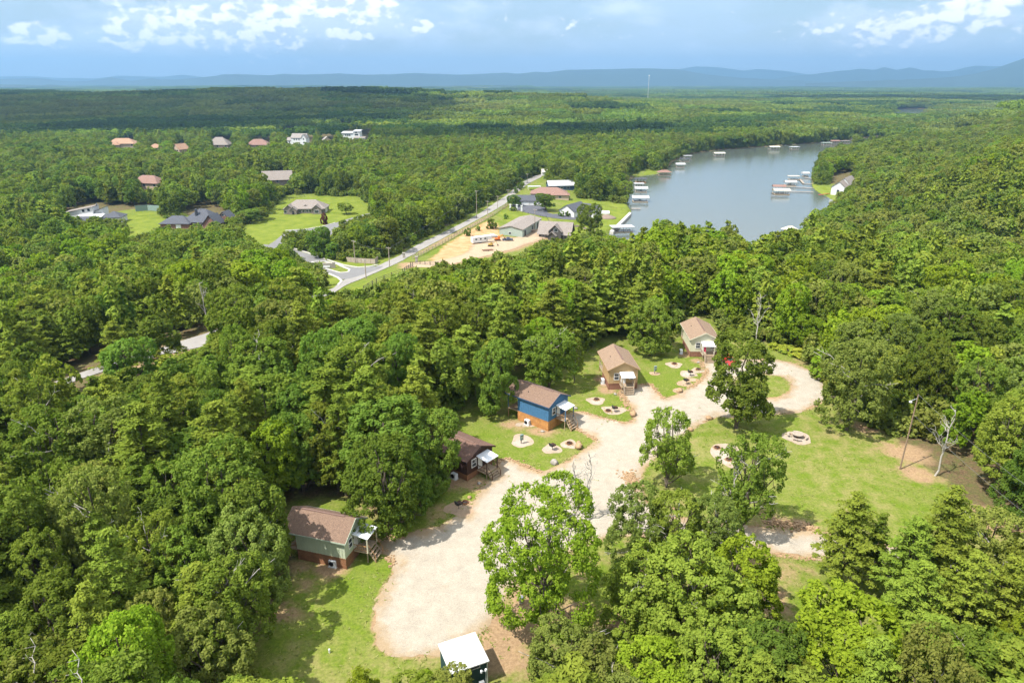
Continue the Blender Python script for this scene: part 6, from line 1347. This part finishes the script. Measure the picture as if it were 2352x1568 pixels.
# clouds high above, out of the picture, that shade parts of the forest
M['cloud']=mat('cloud',(.85,.86,.88),1,var=.03)
def cloud(cx,cy,rx,ry,seed,hz=1500):
    rs=np.random.default_rng(seed); off=sdir*(hz/sdir.z); m=MB()
    for i in range(26):
        a=rs.random()*6.28; q=rs.random()**.5*.78; r=.22+.16*rs.random()
        m.lathe((off.x+cx+rx*q*math.cos(a),off.y+cy+ry*q*math.sin(a),hz),[(1,0),(rx*r*.9,-ry*.03),(rx*r,ry*.05),(rx*r*.8,ry*.2),(rx*r*.4,ry*.3),(1,ry*.33)],18)
    tag(m.build('cloud',M['cloud'],sm=True),kind='structure')
cloud(-900,1540,780,500,1); cloud(-1650,1300,500,420,3); cloud(1700,2900,620,420,2); cloud(-70,1010,210,95,5); cloud(120,1120,120,60,9); cloud(2300,2500,500,260,6); cloud(-330,2600,700,200,7)
w=bpy.data.worlds.new('World'); SC.world=w; w.use_nodes=True; nt=w.node_tree; N=nt.nodes; L=nt.links; bg=N['Background']
sky=N.new('ShaderNodeTexSky'); sky.sky_type='NISHITA'; sky.sun_disc=False; sky.sun_elevation=SE; sky.sun_rotation=math.radians(240); sky.altitude=200; sky.air_density=1.1; sky.dust_density=1.2; sky.ozone_density=2.0
tc=N.new('ShaderNodeTexCoord'); sx=N.new('ShaderNodeSeparateXYZ'); L.new(tc.outputs['Generated'],sx.inputs[0])
def mth(op,a,b=None,c=None,cl=False):
    n=N.new('ShaderNodeMath'); n.operation=op; n.use_clamp=cl
    for i,q in enumerate((a,b,c)):
        if q is None: continue
        if isinstance(q,(int,float)): n.inputs[i].default_value=q
        else: L.new(q,n.inputs[i])
    return n.outputs[0]
az=mth('ARCTAN2',sx.outputs[0],sx.outputs[1]); el=mth('ARCSINE',sx.outputs[2])
def azel(u,v):
    a=(u-CX)/F; b=-(v-CY)/F; r=Vector((a,CP+b*SP,-SP+b*CP)).normalized(); return math.atan2(r.x,r.y),math.asin(r.z)
def noise(ox,oy,kx,ky,det=7,rough=.6,seed=0.):
    ox+=seed*13.7; det=min(det,7)
    cx=N.new('ShaderNodeCombineXYZ'); L.new(mth('MULTIPLY_ADD',az,kx,ox),cx.inputs[0]); L.new(mth('MULTIPLY_ADD',el,ky,oy),cx.inputs[1]); cx.inputs[2].default_value=seed
    n=N.new('ShaderNodeTexNoise'); n.noise_dimensions='2D'; n.inputs['Scale'].default_value=1; n.inputs['Detail'].default_value=det; n.inputs['Roughness'].default_value=rough; L.new(cx.outputs[0],n.inputs['Vector']); return n.outputs[0]
def gauss(u,v,du,dv):
    a0,e0=azel(u,v); a1,_=azel(u+du,v); _,e1=azel(u,v-dv); sa=abs(a1-a0); se=abs(e1-e0)
    p=mth('MULTIPLY',mth('SUBTRACT',az,a0),1/sa); q=mth('MULTIPLY',mth('SUBTRACT',el,e0),1/se)
    return mth('EXPONENT',mth('MULTIPLY',mth('ADD',mth('MULTIPLY',p,p),mth('MULTIPLY',q,q)),-1.))
msk=None
for g in [(60,82,50,22,1.),(140,108,30,8,.6),(260,0,55,12,.9),(300,75,60,38,.95),(440,30,70,40,1.),(420,90,110,18,.8),(580,55,110,50,1.15),(700,5,120,18,1.),(800,25,90,22,1.15),(790,82,60,18,.8),(960,62,45,16,.8),(1240,60,120,30,.25),(2060,70,130,40,.75),(2230,40,110,45,.85),(2305,42,34,22,1.),(1900,60,80,50,.5)]:
    q=mth('MULTIPLY',gauss(g[0],g[1],g[2]*1.35,g[3]*1.3),g[4]); msk=q if msk is None else mth('MAXIMUM',msk,q)
def billow(ox,oy,kx,ky):
    b0=noise(ox,oy,kx,ky,11,.58)
    cxx=N.new('ShaderNodeCombineXYZ'); w_=noise(ox+9,oy,kx*2.,ky*2.,2,.5)
    L.new(mth('ADD',mth('MULTIPLY_ADD',az,kx*2.6,ox*2.6),mth('MULTIPLY',w_,.9)),cxx.inputs[0]); L.new(mth('ADD',mth('MULTIPLY_ADD',el,ky*2.6,oy*2.6),mth('MULTIPLY',w_,-.7)),cxx.inputs[1])
    vo=N.new('ShaderNodeTexVoronoi'); vo.voronoi_dimensions='2D'; vo.feature='F1'; vo.inputs['Scale'].default_value=1.; vo.inputs['Detail'].default_value=1.; L.new(cxx.outputs[0],vo.inputs['Vector'])
    return mth('ADD',mth('MULTIPLY',b0,.80),mth('MULTIPLY_ADD',vo.outputs['Distance'],-.30,.24))
n1=billow(0,0,17,27); n1b=billow(.13,-.20,17,27)
dens=mth('ADD',n1,mth('MULTIPLY',msk,.66))
def mrange(x,a,b,c=0.,d=1.):
    n=N.new('ShaderNodeMapRange'); n.interpolation_type='SMOOTHSTEP'; n.inputs[1].default_value=a; n.inputs[2].default_value=b; n.inputs[3].default_value=c; n.inputs[4].default_value=d; L.new(x,n.inputs[0]); return n.outputs[0]
cov=mrange(dens,.68,.88)
# thin veil: broad, right of the cumulus and above the horizon
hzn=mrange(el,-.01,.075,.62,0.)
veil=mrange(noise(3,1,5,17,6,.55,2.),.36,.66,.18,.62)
over=mrange(el,.11,.3,0.,.8)  # bright cloud layer overhead, out of view, added to raise the fill light
lowfade=mrange(el,.0,.03)
cov=mth('MULTIPLY',cov,lowfade)
lit=mrange(mth('SUBTRACT',n1,n1b),-.10,.12)
cc=N.new('ShaderNodeMix'); cc.data_type='RGBA'; cc.inputs[6].default_value=(6.2,6.9,7.9,1); cc.inputs[7].default_value=(11.5,11.3,10.7,1); L.new(lit,cc.inputs[0])
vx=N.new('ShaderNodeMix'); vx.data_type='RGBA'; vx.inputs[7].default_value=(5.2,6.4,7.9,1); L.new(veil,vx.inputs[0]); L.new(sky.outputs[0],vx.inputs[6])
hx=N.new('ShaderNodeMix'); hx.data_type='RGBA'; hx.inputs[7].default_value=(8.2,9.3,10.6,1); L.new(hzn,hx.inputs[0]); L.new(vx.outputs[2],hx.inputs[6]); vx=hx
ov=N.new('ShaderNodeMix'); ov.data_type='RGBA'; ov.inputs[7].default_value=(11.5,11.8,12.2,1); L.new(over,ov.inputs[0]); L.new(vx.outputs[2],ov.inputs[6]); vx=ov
m2=None
for g in [(430,60,260,75,1.),(760,45,260,70,.9),(60,95,110,35,.7),(1250,60,330,90,.45),(2080,70,330,90,.8),(250,110,160,30,.6)]:
    q=mth('MULTIPLY',gauss(*g[:4]),g[4]); m2=q if m2 is None else mth('MAXIMUM',m2,q)
n3=noise(7,3,12,26,8,.58,5.)
soft_=mth('MULTIPLY',mrange(mth('ADD',mth('MULTIPLY',m2,.45),n3),.58,.95),mth('MULTIPLY',lowfade,.72))
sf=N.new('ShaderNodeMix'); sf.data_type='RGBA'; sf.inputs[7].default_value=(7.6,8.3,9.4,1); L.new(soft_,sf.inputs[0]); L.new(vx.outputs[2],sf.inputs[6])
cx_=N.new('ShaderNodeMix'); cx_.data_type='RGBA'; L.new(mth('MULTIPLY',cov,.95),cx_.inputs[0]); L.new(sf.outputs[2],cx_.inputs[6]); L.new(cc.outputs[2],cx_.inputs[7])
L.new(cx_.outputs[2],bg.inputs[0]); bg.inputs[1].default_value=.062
# haze
hz=MB().box(-17000,17000,-1200,19500,-27,620).build('haze',None); hz.data.materials.clear()
hm=bpy.data.materials.new('haze'); hm.use_nodes=True; nt=hm.node_tree; nt.nodes.remove(nt.nodes['Principled BSDF']); pv=nt.nodes.new('ShaderNodeVolumePrincipled'); pv.inputs['Color'].default_value=(.34,.64,1,1); pv.inputs['Density'].default_value=HAZE; pv.inputs['Anisotropy'].default_value=.2
pv.inputs['Anisotropy'].default_value=.55
nt.links.new(pv.outputs[0],nt.nodes['Material Output'].inputs['Volume']); hz.data.materials.append(hm); tag(hz,kind='stuff')
cam=bpy.data.cameras.new('camera'); co=bpy.data.objects.new('camera',cam); COL.objects.link(co); co.location=(0,0,CAMZ); co.rotation_euler=(PI/2-PITCH,0,0); cam.sensor_width=36; cam.lens=24; cam.clip_end=40000; cam.clip_start=.5
SC.camera=co
SC.view_settings.view_transform='Standard'; SC.view_settings.look='None'; SC.view_settings.gamma=1; SC.view_settings.exposure=EXPO
cy=SC.cycles; cy.max_bounces=4; cy.diffuse_bounces=3; cy.glossy_bounces=2; cy.transmission_bounces=2; cy.volume_bounces=0; cy.transparent_max_bounces=4; cy.caustics_reflective=False; cy.caustics_refractive=False
cy.use_adaptive_sampling=True; cy.adaptive_threshold=.02; cy.use_denoising=True
